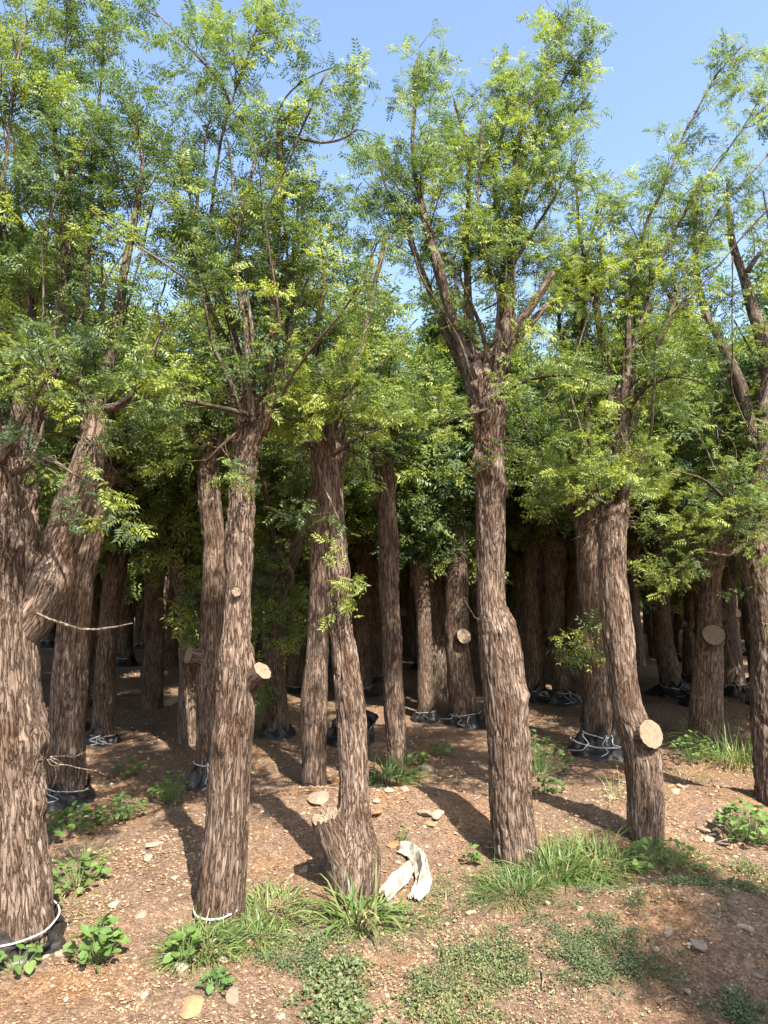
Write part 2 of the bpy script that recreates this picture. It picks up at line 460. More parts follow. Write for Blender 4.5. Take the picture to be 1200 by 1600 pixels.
# --- one feathery compound leaf: pinnae in pairs along a rachis lying on +X, blade facing +Z
def leaf_template(pairs, w, seed):
    r = np.random.default_rng(seed)
    V = []; Q = []
    for k in range(pairs):
        x0 = 0.18 + 0.80 * k / max(pairs - 1, 1)
        for sd in (-1, 1):
            a = math.radians(66 - 26 * k / pairs + r.uniform(-9, 9)) * sd
            L = 0.46 * (0.8 + 0.35 * r.random()) * (1 - 0.25 * k / pairs)
            d = np.array([math.cos(a), math.sin(a), 0]); pr = np.array([-d[1], d[0], 0])
            tw = r.uniform(-0.5, 0.5); pr = pr * math.cos(tw) + np.array([0, 0, math.sin(tw)])
            n0 = len(V); b = np.array([x0, 0, 0.02 * r.normal()]); sag = 0.06 + 0.12 * r.random()
            m = b + d * L * 0.5 + np.array([0, 0, 0.02])
            V += [b, m + pr * w, b + d * L + np.array([0, 0, -sag]), m - pr * w]
            Q.append([n0, n0 + 3, n0 + 2, n0 + 1])
    return np.array(V), np.array(Q), np.zeros((0, 3), int)
LEAF_HI = [leaf_template(5, 0.062, 1), leaf_template(6, 0.056, 2)]
LEAF_LO = [leaf_template(3, 0.085, 3), leaf_template(4, 0.075, 4)]

def leaves_mesh(name, pos, fwd, up, size, tint, hi, r):
    acc = Acc()
    fwd = norm(fwd); side = norm(np.cross(up, fwd)); nz = np.cross(fwd, side)
    tpl = LEAF_HI if hi else LEAF_LO
    which = r.integers(0, len(tpl), len(pos))
    for k, (tv, tq, tt) in enumerate(tpl):
        s = which == k
        if not s.any(): continue
        m = int(s.sum())
        V = (tv[None, :, 0:1] * fwd[s][:, None] + tv[None, :, 1:2] * side[s][:, None] + tv[None, :, 2:3] * nz[s][:, None]) * size[s][:, None, None] + pos[s][:, None]
        off = np.arange(m)[:, None, None] * len(tv)
        acc.add(V.reshape(-1, 3), (tq[None] + off).reshape(-1, 4), (tt[None] + off).reshape(-1, 3) if len(tt) else None,
                tint=np.repeat(tint[s], len(tv)))
    return acc.mesh(name, [M_LEAF], False)

def grow(r, start, dirs, lens, steps, wander, upb):
    """N wandering shoots at once -> (N, steps+1, 3)"""
    n = len(start)
    P = [start]; d = norm(dirs)
    for k in range(steps):
        d = norm(d + wander * r.normal(size=(n, 3)) + np.array([0, 0, 1.0]) * (upb[k] if np.ndim(upb) else upb))
        P.append(P[-1] + d * (lens / steps)[:, None])
    return np.stack(P, 1)

def twig_tubes(acc, paths, rad, segs=3):
    n, m, _ = paths.shape
    T = norm(np.gradient(paths, axis=1))
    ref = np.where(np.abs(T[..., 2:3]) < 0.9, np.array([0, 0, 1.0]), np.array([1.0, 0, 0]))
    U = norm(np.cross(T, ref)); B = np.cross(T, U)
    taper = np.linspace(1, 0.25, m)[None] * rad[:, None]
    a = np.arange(segs) * 2 * math.pi / segs
    V = paths[:, :, None] + (U[:, :, None] * np.cos(a)[:, None] + B[:, :, None] * np.sin(a)[:, None]) * taper[..., None, None]
    i = np.arange(n)[:, None, None] * (m * segs) + np.arange(m - 1)[None, :, None] * segs
    j = np.arange(segs)[None, None]; k = (j + 1) % segs
    Q = np.stack([i + j, i + k, i + segs + k, i + segs + j], -1).reshape(-1, 4)
    V = V.reshape(-1, 3)
    acc.add(V, Q, None, bc=V)

def sample_paths(r, paths, per, lo, hi_):
    """points and tangents on random places of each path"""
    n, m, _ = paths.shape
    idx = np.repeat(np.arange(n), per)
    t = (lo + (hi_ - lo) * r.random(len(idx))) * (m - 1)
    k = np.minimum(t.astype(int), m - 2); f = (t - k)[:, None]
    a, b = paths[idx, k], paths[idx, k + 1]
    return a * (1 - f) + b * f, norm(b - a), idx, t / (m - 1)

def crown(tree, limbs, r, density=1.0, hi=True, leaf=0.068, tone=0.4, heads=(), spread=1.0, low=0.12, l1len=(0.25, 0.75)):
    """limbs: list of (points Nx3, radii N, leafiness). Builds the twigs and the foliage of one tree."""
    tw = Acc(); lk = 1.0 if hi else 0.72
    S = []; D = []; L = []; TT = []
    for (P, R, lf) in limbs:
        s = np.concatenate([[0], np.cumsum(np.linalg.norm(np.diff(P, axis=0), axis=1))])
        n = int(s[-1] * 8.6 * density * lf) + (2 if lf > 0.08 else 1)
        if lf <= 0: continue
        t = (low + (1 - low) * r.random(n) ** 0.85) * s[-1]
        pos = np.stack([np.interp(t, s, P[:, k]) for k in range(3)], 1)
        T = norm(np.gradient(P, axis=0)); tan = np.stack([np.interp(t, s, T[:, k]) for k in range(3)], 1)
        rd = r.normal(size=(n, 3)); rd = norm(rd - tan * (rd * tan).sum(1, keepdims=True))
        rel = t / s[-1]
        S.append(pos); D.append(tan * (0.35 + 0.95 * rel[:, None]) + rd * 0.85 + np.array([0, 0, 0.22]))
        L.append((l1len[0] + (l1len[1] - l1len[0]) * r.random(n)) * (1.2 - 0.85 * rel) * spread * float(np.clip(R.max() / 0.022, 0.5, 1)))
        TT.append(np.full(n, 0.0) + 0.10 * rel)
    for (c, hr, n) in heads:                 # bushy sprouts round a pollard head
        d = r.normal(size=(n, 3)); d[:, 2] = np.abs(d[:, 2]) * 0.9 + 0.1; d = norm(d)
        S.append(np.asarray(c) + d * hr * 0.9); D.append(d); L.append(0.18 + 0.42 * r.random(n)); TT.append(np.full(n, 0.08))
    S = np.concatenate(S); D = np.concatenate(D); L = np.concatenate(L); TT = np.concatenate(TT)
    n1 = len(S)
    p1 = grow(r, S, D, L, 6, 0.16, np.array([0.10, 0.06, 0.0, -0.05, -0.10, -0.14]))
    twig_tubes(tw, p1[:, ::2] if not hi else p1, 0.0022 + 0.0045 * L)
    tint1 = tone + 0.02 + TT + 0.20 * r.normal(size=n1) + np.where(r.random(n1) < 0.22, 0.36, 0)
    per = np.clip((L * 11).astype(int), 2, 9)
    a, tan, idx, tt = sample_paths(r, p1, per, 0.12, 1.0)
    n2 = len(a)
    rd = r.normal(size=(n2, 3)); rd = norm(rd - tan * (rd * tan).sum(1, keepdims=True)) * np.array([1, 1, 0.7])
    l2 = 0.08 + 0.20 * r.random(n2)
    p2 = grow(r, a, tan * 0.7 + rd, l2, 4, 0.18, np.array([0.05, -0.03, -0.10, -0.14]))
    twig_tubes(tw, p2[:, ::2], 0.0013 + 0.003 * l2)
    tint2 = tint1[idx] + 0.07 * r.normal(size=n2) + 0.12 * (tt - 0.4)
    POS = []; FW = []; TI = []
    for paths, tints, cnt, lo in ((p1, tint1, np.clip((L * 20 * lk).astype(int), 3, 14), 0.2), (p2, tint2, np.clip((l2 * 44 * lk).astype(int), 3, 14), 0.08)):
        q, tn, ix, t_ = sample_paths(r, paths, cnt, lo, 1.0)
        rd = r.normal(size=q.shape); rd = norm(rd - tn * (rd * tn).sum(1, keepdims=True))
        POS.append(q); FW.append(tn * 0.55 + rd * np.array([1, 1, 0.6]) + np.array([0, 0, -0.12])); TI.append(tints[ix] + 0.06 * r.normal(size=len(q)) + 0.10 * (t_ - 0.5))
    POS = np.concatenate(POS); FW = np.concatenate(FW); TI = np.clip(np.concatenate(TI), 0, 1)
    n = len(POS)
    up = np.array([0, 0, 1.0]) + 0.55 * r.normal(size=(n, 3))
    size = leaf * (0.65 + 0.6 * r.random(n))
    tree_o = tree
    o = link('crown', leaves_mesh('crown', POS, FW, up, size, TI, hi, r), tree_o)
    o['kind'] = 'stuff'
    o2 = link('twigs', tw.mesh('twigs', [M_TWIG]), tree_o); o2['kind'] = 'stuff'
    return n

STATS = {'leaves': 0}

class Tree:
    """Positions are in world space; the Empty sits at the base of the trunk and parts are stored relative to it."""
    def __init__(self, name, base, label, cat='tree', group=None):
        self.base = np.asarray(base, float)
        self.o = link(name, None, None, tuple(self.base))
        tag(self.o, label, cat, group)
        self.limbs = []
    def part(self, name, V, Q, T=None, attrs=None, mats=(), parent=None, smooth=True):
        return link(name, mesh_np(name, np.asarray(V) - self.base, Q, T, attrs, smooth, mats), parent or self.o)

def world_r(px_half, x, y, Y):
    a = at(x - px_half, y, Y); b = at(x + px_half, y, Y)
    return 0.5 * abs(b[0] - a[0]) * Y / math.hypot(Y, at(x, y, Y)[0])

def make_trunk(tree, P, R, segs=128, step=0.012, depth=0.013, head=0.03, headlen=0.35, burls=(), seed=1, lump=0.075, mats=(M_BARK,), sm=0.07, dome=0.10):
    P, R, t = resample(P, R, step, sm)
    n_d = max(4, int(dome / step))
    T = norm(P[-1] - P[-4])
    k = np.linspace(0, 1, n_d + 1)[1:]
    P = np.concatenate([P, P[-1] + T * (k * dome)[:, None]]); R = np.concatenate([R, R[-1] * np.sqrt(np.clip(1 - k ** 2, 0.0004, 1))])
    s = np.concatenate([[0], np.cumsum(np.linalg.norm(np.diff(P, axis=0), axis=1))])
    V, Q, rest = tube_np(P, R, segs, bark_disp(depth, seed, lump, (s[-1] - headlen - dome, s[-1] - dome, head) if head else None, burls), s0=s)
    return tree.part('trunk', V, Q, None, {'bc': rest}, list(mats))

def traced(rows, extra=0.14, Y=None):
    """rows of (y, x_left, x_right) in photograph pixels from the base upwards -> centre line and radii, base point"""
    y0, a0, b0 = rows[0]
    g = ground_hit((a0 + b0) / 2, y0)
    if Y is None: Y = g[1]
    P = np.array([at((a + b) / 2, y, Y) for (y, a, b) in rows])
    R = np.array([world_r((b - a) / 2, (a + b) / 2, y, Y) for (y, a, b) in rows])
    z0 = gz(P[0, 0], Y)
    low = P[0] + (P[0] - P[1]) * 0.0; low[2] = z0 - extra
    if P[0, 2] > z0 - extra + 0.02:
        P = np.concatenate([[low], P]); R = np.concatenate([[R[0] * 1.03], R])
    base = np.array([P[0, 0], Y, z0])
    return P, R, base, Y

def px_limb(pts, Y):
    """pts (x, y, width_px, depth offset)"""
    P = np.array([at(x, y, Y + d) for (x, y, w, d) in pts])
    R = np.array([max(w, 1.6) / 2 * (Y + d) / F for (x, y, w, d) in pts])
    return P, R

def add_limb(tree, P, R, leafy=1.0, seed=1, mats=(M_LIMB,), name='limb', depth=0.005, segs=None):
    P, R, t = resample(P, R, 0.042, 0.10)
    jit = np.stack([fbm(np.stack([t * 2.2, t * 0 + seed * 3.7, t * 0 + k], 1), seed, 3) for k in range(3)], 1)
    P = P + jit * 0.035 * np.clip(t / 0.4, 0, 1)[:, None]
    R = R * (1 + 0.12 * vnoise(np.stack([t * 9, t * 0, t * 0], 1), seed))
    segs = segs or int(np.clip(R.max() * 700, 6, 32))
    dep = min(depth, R.max() * 0.22)
    V, Q, rest = tube_np(P, R, segs, bark_disp(dep, seed, 0.10, None, (), 60.0))
    n = len(V); V = np.concatenate([V, P[:1], P[-1:] + norm(P[-1] - P[-2]) * R[-1] * 0.4]); rest = np.concatenate([rest, rest[:1], rest[-1:]])
    j = np.arange(segs); k = (j + 1) % segs
    T = np.concatenate([np.stack([j * 0 + n, k, j], 1), np.stack([j * 0 + n + 1, n - segs + j, n - segs + k], 1)])
    tree.part(name, V, Q, T, {'bc': rest}, list(mats))
    if leafy > 0: tree.limbs.append((P - tree.base, R, leafy))

def add_stub(tree, start, axis, length, r, seed=1, flare=1.1, jag=0.0, face_r=None):
    axis = norm(axis); start = np.asarray(start, float)
    P, R, t = resample([start, start + axis * length * 0.5, start + axis * length], [r * flare, r * 1.02, r], 0.012, 0.02)
    segs = 48
    disp = bark_disp(0.014, seed, 0.13, None, ())
    V, Q, rest = tube_np(P, R, segs, disp)
    if jag:
        k = len(V) - segs
        V[k:] += axis * (jag * vnoise(np.stack([np.arange(segs) * 0.7, np.zeros(segs), np.zeros(segs)], 1), seed))[:, None]
    st = tree.part('cut_stub', V, Q, None, {'bc': rest}, [M_BARK])
    # sawn face, a touch inside the bark rim
    T_, U, B = frames(P)
    c = P[-1] - axis * 0.004; rings = 9
    ring_V = [c[None]]; loc = [np.zeros((1, 3))]
    edge = V[-segs:] - P[-1]
    for q in range(1, rings + 1):
        f = q / rings
        e = edge * f * 0.96
        off = np.zeros(segs)
        if jag: off = jag * 1.6 * fbm(np.stack([e[:, 0], e[:, 1], e[:, 2]], 1) * 60, seed + 3, 3)
        ring_V.append(c + e + axis * (off + 0.003 * vnoise(e * 120, seed + 5))[:, None])
        loc.append(np.stack([e @ U[-1], e @ B[-1], np.zeros(segs)], 1))
    V2 = np.concatenate(ring_V); L2 = np.concatenate(loc) + np.array([0.003 * seed, 0.002, 0])
    j = np.arange(segs); k = (j + 1) % segs
    T = np.stack([j * 0, 1 + j, 1 + k], 1)
    Q2 = np.concatenate([np.stack([1 + q * segs + j, 1 + (q + 1) * segs + j, 1 + (q + 1) * segs + k, 1 + q * segs + k], 1) for q in range(rings - 1)])
    tree.part('cut_face', V2, Q2, T, {'bc': L2}, [M_CUT], parent=st)

def dead_twigs(tree, spots, r, n=26, length=(0.08, 0.3), rad=0.0028):
    acc = Acc()
    for (c, rr) in spots:
        d = r.normal(size=(n, 3)); d[:, 2] = d[:, 2] * 0.6; d = norm(d)
        st = np.asarray(c) + d * rr * np.array([0.8, 0.8, 1.0])
        L = length[0] + (length[1] - length[0]) * r.random(n) ** 1.6
        p = grow(r, st - tree.base, d, L, 6, 0.28, -0.05)
        twig_tubes(acc, p, rad * (0.5 + r.random(n)), 4)
    o = link('dead_twigs', acc.mesh('dead_twigs', [M_DEADTWIG]), tree.o); o['kind'] = 'stuff'

def rope_path(c, r, z, tilt, n=40, seed=0, wob=0.006):
    a = np.linspace(0, 2 * math.pi, n)
    return np.stack([c[0] + r * np.cos(a), c[1] + r * np.sin(a), z + tilt[0] * np.cos(a) + tilt[1] * np.sin(a) + wob * vnoise(np.stack([a * 3, a * 0, a * 0], 1), seed)], 1)

def root_bag(tree, c, r, h=0.15, spread=1.35, seed=1, ropes=2, strap=False, tails=3, sink=0.05, bag=True, rope_r=0.0042, gap=0.010, mat_=None):
    """black plastic wrapped round the root ball, tied on with pale rope"""
    z0 = c[2]
    parent = None
    if bag:
        segs, nr = 56, 16
        a = np.arange(segs) * 2 * math.pi / segs
        k = np.linspace(0, 1, nr)
        prof = np.interp(k, [0, 0.3, 0.7, 0.88, 1.0], [spread * 1.25, spread * 1.08, 1.2, 1.06, 1.16])
        A, K = np.meshgrid(a, k)
        p = np.stack([np.cos(A) * 3, np.sin(A) * 3, K * 2.5], -1)
        fold = 0.13 * np.sin(A * 7 + 3 * vnoise(p, seed)) * np.interp(K, [0, 0.6, 0.9, 1], [0.5, 0.9, 0.25, 0.8]) + 0.34 * fbm(p * 1.4, seed, 3)
        rad = r * (prof[:, None] + fold * 0.75)
        rad = np.maximum(rad, r * 1.04)
        Z = z0 - sink + K * h * (1 + 0.7 * vnoise(p * 0.8, seed + 2)) + 0.02 * K * fbm(p * 3, seed + 9, 2)
        V = np.stack([c[0] + rad * np.cos(A), c[1] + rad * np.sin(A), Z], -1).reshape(-1, 3)
        i = np.arange(nr - 1)[:, None] * segs; j = np.arange(segs)[None]; kk = (j + 1) % segs
        Q = np.stack([i + j, i + kk, i + segs + kk, i + segs + j], -1).reshape(-1, 4)
        parent = tree.part('root_bag', V, Q, None, None, [mat_ or M_BAG])
        sol = parent.modifiers.new('thick', 'SOLIDIFY'); sol.thickness = 0.004
    rr = random.Random(seed)
    for q in range(ropes):
        zz = z0 - sink + h * (0.86 - 0.33 * q) + 0.01
        P = rope_path(c, r * (1.06 if q == 0 else 1.12 + (spread - 1) * 0.9) + gap, zz, (rr.uniform(-.02, .02), rr.uniform(-.015, .02)), seed=seed + q)
        V, Q, rest = tube_np(P, np.full(len(P), rope_r), 7)
        tree.part('rope', V, Q, None, {'bc': rest}, [M_ROPE], parent=parent)
    for q in range(tails):
        a0 = -math.pi / 2 + rr.uniform(-1.0, 1.0); a1 = a0 + rr.uniform(-0.7, 0.7)
        k = np.linspace(0, 1, 10)
        rad = r * np.interp(k, [0, .5, 1], [1.15, spread * 1.12, spread * 1.25]) + gap
        aa = a0 + (a1 - a0) * k + 0.35 * vnoise(np.stack([k * 3, k * 0 + q, k * 0], 1), seed)
        zt = z0 - sink + h * 0.9 * (1 - k) ** 1.2 + sink * k + 0.012
        P = np.stack([c[0] + rad * np.cos(aa), c[1] + rad * np.sin(aa), zt], 1)
        V, Q, rest = tube_np(P, np.full(10, rope_r * 0.8), 6)
        pk = strap and q == 0
        tree.part('strap' if pk else 'rope', V, Q, None, {'bc': rest}, [M_PINK if pk else M_ROPE], parent=parent)

def auto_limbs(tree, top, R, r, n, height, seed, leafy=1.0, lean=(0, 0, 0), w0=0.035):
    """upright regrowth shoots from a pollard head"""
    for k in range(n):
        a = 2 * math.pi * (k + r.random() * 0.8) / n
        out = np.array([math.cos(a), math.sin(a), 0]) * (0.18 + 0.46 * r.random())
        H = height * (0.55 + 0.45 * r.random())
        st = np.asarray(top) + out * R * 1.4 - np.array([0, 0, R * 0.9])
        p1 = st + out * 0.8 * H * 0.35 + np.array([0, 0, H * 0.33])
        p2 = p1 + out * 0.5 * H * 0.3 + np.array([0, 0, H * 0.33]) + 0.08 * r.normal(size=3)
        p3 = p2 + out * 0.8 * H * 0.35 + np.array([0, 0, H * 0.33]) + 0.14 * r.normal(size=3) + np.asarray(lean)
        w = w0 * (0.6 + 0.6 * r.random())
        add_limb(tree, np.array([st, p1, p2, p3]), np.array([w, w * 0.72, w * 0.45, 0.004]), leafy, seed * 31 + k)

def shoots(tree, c, hr, r, n, H, seed, lean=(0, 0, 0)):
    """many thin upright regrowth stems out of a head"""
    auto_limbs(tree, c, hr, r, n, H, seed, 0.06, lean, 0.011)

def finish(tree, r, **kw):
    kw['heads'] = [(np.asarray(c) - tree.base, a, m) for (c, a, m) in kw.get('heads', ())]
    n = crown(tree.o, tree.limbs, r, **kw)
    STATS['leaves'] += n

# ------------------------------------------------------------------ the front row of trees
G_FRONT = None
def R_(s): return np.random.default_rng(s)

# A: the stout trunk with the steep side limb
def tree_a():
    P, R, base, Y = traced([(1475, -74, 84), (1400, -72, 80), (1300, -70, 74), (1200, -68, 69), (1100, -66, 66), (1000, -66, 62), (900, -66, 58), (820, -64, 58), (760, -62, 52), (700, -60, 42)])
    t = Tree('nursery_tree', base, 'stoutest furrowed trunk, with a thick side limb and a black band at its foot')
    make_trunk(t, P, R, 176, 0.012, 0.024, 0.035, 0.45, [(1.02, 0.0, 0.10, 0.03), (0.72, 0.1, 0.05, 0.02)], 3)
    L, W = px_limb([(20, 1000, 66, 0.02), (62, 945, 66, 0.05), (95, 870, 58, 0.08), (120, 790, 54, 0.10), (134, 730, 52, 0.10), (146, 680, 34, 0.10), (150, 630, 30, .10), (156, 600, 28, .1)], Y)
    add_limb(t, L, W, 0, 5, (M_BARK,), depth=0.010)
    for k, (pts, lf) in enumerate([
        ([(30, 720, 34, .05), (66, 620, 26, .05), (86, 550, 23, 0.1), (100, 460, 18, .1), (104, 400, 15, .1), (105, 330, 13, .1), (98, 270, 9, .1), (90, 180, 6, .1), (100, 90, 4, .05), (112, -10, 2, 0)], 1.2),
        ([(140, 680, 24, .12), (126, 600, 21, .2), (130, 500, 18, .25), (135, 430, 14, .25), (142, 350, 9, .3), (150, 230, 5, .3), (160, 120, 3, .3), (165, 40, 2, .3)], 1.2),
        ([(152, 625, 26, .1), (172, 570, 22, .05), (188, 490, 17, 0), (197, 410, 12, 0), (212, 330, 8, -.05), (228, 250, 4, -.1), (200, 150, 2, -.1)], 1.1),
        ([(160, 640, 14, .1), (185, 636, 13, .0), (205, 622, 11, -.05), (225, 585, 8, -.1), (245, 550, 6, -.1), (262, 500, 2.5, -.1)], 0.5),
        ([(10, 740, 26, .1), (52, 540, 14, .2), (50, 470, 12, .2), (38, 380, 9, .2), (25, 300, 6, .2), (12, 180, 3, .2), (30, 60, 2, .2)], 1.2),
        ([(-10, 730, 28, -.05), (-30, 600, 18, -.1), (-20, 450, 11, -.15), (0, 300, 7, -.2), (20, 150, 4, -.2), (45, 30, 2, -.2)], 1.1),
        ([(0, 720, 16, -.12), (40, 640, 8, -.3), (70, 600, 5, -.4), (85, 590, 2, -.5)], 0.8),
        ([(20, 740, 12, -.12), (80, 715, 8, -.25), (120, 745, 4, -.3), (150, 760, 2, -.35)], 0.5),
    ]):
        l_, w_ = px_limb(pts, Y); add_limb(t, l_, w_, lf, 40 + k)
    dead_twigs(t, [(at(40, 720, Y), 0.12), (at(160, 700, Y + .08), 0.07), (at(70, 1180, Y), 0.03)], R_(1), 16, (0.08, 0.28))
    # long bare twig hanging out from the fork
    tw = np.array([at(58, 958, Y - .05), at(85, 970, Y - .12), (at(125, 982, Y - .14)), at(165, 982, Y - .12), at(208, 971, Y - .1)])
    add_limb(t, tw, np.array([.006, .005, .0045, .004, .0025]), 0, 71, (M_DEADTWIG,), name='bare_twig')
    root_bag(t, base + np.array([0, 0, .02]), R[0] * 0.98, 0.12, 1.10, 3, 1, False, 2, 0.04)
    shoots(t, at(25, 690, Y), 0.14, R_(801), 7, 1.6, 21); shoots(t, at(150, 640, Y + .1), 0.06, R_(802), 6, 1.5, 22)
    finish(t, R_(101), density=1.15, tone=0.33, hi=True, low=0.27, heads=[(at(20, 690, Y), 0.16, 22), (at(150, 650, Y + .1), 0.09, 5)])
tree_a()

def tree_b():
    P, R, base, Y = traced([(1432, 304, 379), (1370, 311, 384), (1300, 320, 388), (1200, 327, 391), (1100, 338, 397), (1050, 343, 398), (1000, 347, 391), (930, 352, 392), (850, 354, 393), (750, 362, 396), (700, 366, 403), (665, 370, 416), (645, 372, 424)])
    t = Tree('nursery_tree', base, 'trunk with a pale sawn stub on its side and a white rope around its foot')
    make_trunk(t, P, R, 140, 0.013, 0.019, 0.03, 0.25, [(0.95, 4.4, 0.05, 0.02)], 7)
    c = at(385, 1075, Y)
    add_stub(t, c, (0.62, -0.42, 0.66), 0.145, 0.050, 8)
    add_stub(t, at(372, 926, Y), (0.1, -1, 0.1), 0.085, 0.022, 9)
    for k, (pts, lf, mt) in enumerate([
        ([(405, 680, 22, 0), (420, 630, 15, -.03), (424, 580, 13, -.05), (427, 500, 12, -.05), (430, 420, 12, -.05), (435, 330, 11.5, -.05), (436, 250, 11, -.05), (434, 186, 10, -.05)], 0.35, M_REDWOOD),
        ([(412, 670, 20, .05), (450, 560, 13, .1), (450, 480, 11, .1), (456, 410, 8, .1), (462, 330, 5, .1), (470, 260, 2, .15)], 1.0, M_LIMB),
        ([(395, 670, 20, 0), (385, 600, 14, .05), (345, 520, 11, .05), (320, 460, 9, .05), (303, 400, 7, .05), (305, 300, 4, .05), (330, 190, 2, .05)], 1.2, M_LIMB),
        ([(400, 670, 16, .1), (370, 540, 10, .15), (342, 450, 8, .15), (330, 340, 6, .15), (345, 220, 4, .15), (362, 165, 3, .1), (322, 108, 2.4, .05), (275, 60, 2, 0), (240, 16, 1.6, 0)], 1.1, M_LIMB),
        ([(395, 660, 12, -.1), (380, 520, 8, -.15), (372, 420, 7, -.15), (380, 320, 5, -.15), (405, 240, 4, -.15), (362, 165, 3, -.15), (395, 80, 2.5, -.1), (420, 10, 2, -.1)], 1.0, M_LIMB),
        ([(434, 240, 5, -.05), (440, 208, 4, -.08), (470, 218, 4, -.1), (500, 229, 4, -.12), (530, 226, 3, -.15), (556, 205, 2, -.15)], 0.25, M_LIMB),
        ([(415, 260, 4, -.1), (425, 185, 3, -.1), (455, 130, 3, -.1), (500, 108, 2, -.1), (548, 108, 1.6, -.1)], 0.5, M_TWIG),
        ([(430, 200, 3, -.1), (470, 165, 2.5, -.1), (505, 145, 2, -.1), (545, 128, 1.6, -.1)], 0.5, M_TWIG),
        ([(430, 640, 7, -.1), (455, 590, 5, -.2), (485, 548, 5, -.25), (530, 492, 4, -.3), (570, 440, 3, -.3), (600, 372, 2, -.3)], 0.35, M_TWIG),
        ([(395, 650, 10, -.1), (350, 640, 7, -.3), (300, 628, 5, -.4), (250, 625, 3, -.5), (205, 622, 2, -.5)], 1.5, M_TWIG),
        ([(385, 660, 8, -.1), (350, 690, 4, -.2), (320, 720, 2, -.25)], 0.9, M_TWIG),
    ]):
        l_, w_ = px_limb(pts, Y); add_limb(t, l_, w_, lf, 80 + k, (mt,))
    dead_twigs(t, [(at(400, 650, Y), 0.08), (at(415, 620, Y), 0.06)], R_(2), 26, (0.06, 0.22))
    root_bag(t, base + np.array([0, 0, 0.025]), R[0], 0.05, 1.05, 5, 1, False, 0, 0.03, bag=False, rope_r=0.0048, gap=-0.008)
    shoots(t, at(400, 640, Y), 0.08, R_(803), 11, 1.5, 23)
    finish(t, R_(102), density=1.05, tone=0.42, low=0.22, heads=[(at(400, 640, Y), 0.10, 20), (at(330, 480, Y), 0.06, 10), (at(430, 430, Y), 0.05, 10)])
tree_b()

def tree_c():
    P, R, base, Y = traced([(1385, 512, 592), (1340, 512, 594), (1300, 522, 583), (1260, 531, 575), (1200, 532, 573), (1100, 526, 568), (1000, 518, 552), (900, 513, 546), (850, 508, 541), (800, 505, 537), (740, 498, 535), (700, 492, 535)])
    t = Tree('nursery_tree', base, 'pale slender trunk with a splintered broken stump growing from its foot')
    make_trunk(t, P, R, 120, 0.013, 0.016, 0.025, 0.22, [], 13)
    a = at(545, 1370, Y - .02); b = at(512, 1272, Y - .05)
    add_stub(t, a, b - a, np.linalg.norm(b - a), 0.078, 14, 1.25, jag=0.018)
    for k, (pts, lf) in enumerate([
        ([(515, 720, 24, .0), (540, 620, 14, .05), (560, 560, 12, .1), (580, 480, 10, .1), (590, 420, 8, .1), (598, 370, 4, .1)], 0.35),
        ([(510, 720, 18, 0), (500, 620, 11, 0), (490, 520, 9, 0), (505, 430, 6, 0), (500, 340, 3, 0)], 0.7),
        ([(505, 720, 14, .1), (475, 600, 10, .2), (470, 500, 7, .2), (480, 420, 4, .2)], 0.8),
        ([(520, 710, 9, -.1), (560, 680, 6, -.25), (600, 670, 3, -.3)], 0.9),
        ([(515, 700, 9, -.1), (520, 640, 6, -.3), (540, 600, 3, -.4)], 1.2),
        ([(505, 760, 6, -.1), (520, 790, 3.5, -.15), (530, 815, 2, -.2)], 0.5),
        ([(530, 890, 5, -.02), (536, 900, 3, -.06), (540, 912, 2, -.08)], 1.2),
    ]):
        l_, w_ = px_limb(pts, Y); add_limb(t, l_, w_, lf, 120 + k)
    dead_twigs(t, [(at(500, 700, Y), 0.08)], R_(3), 34, (0.08, 0.3))
    shoots(t, at(515, 700, Y), 0.08, R_(804), 7, 0.95, 24)
    finish(t, R_(103), density=1.0, tone=0.5, heads=[(at(515, 690, Y), 0.09, 26)])
tree_c()

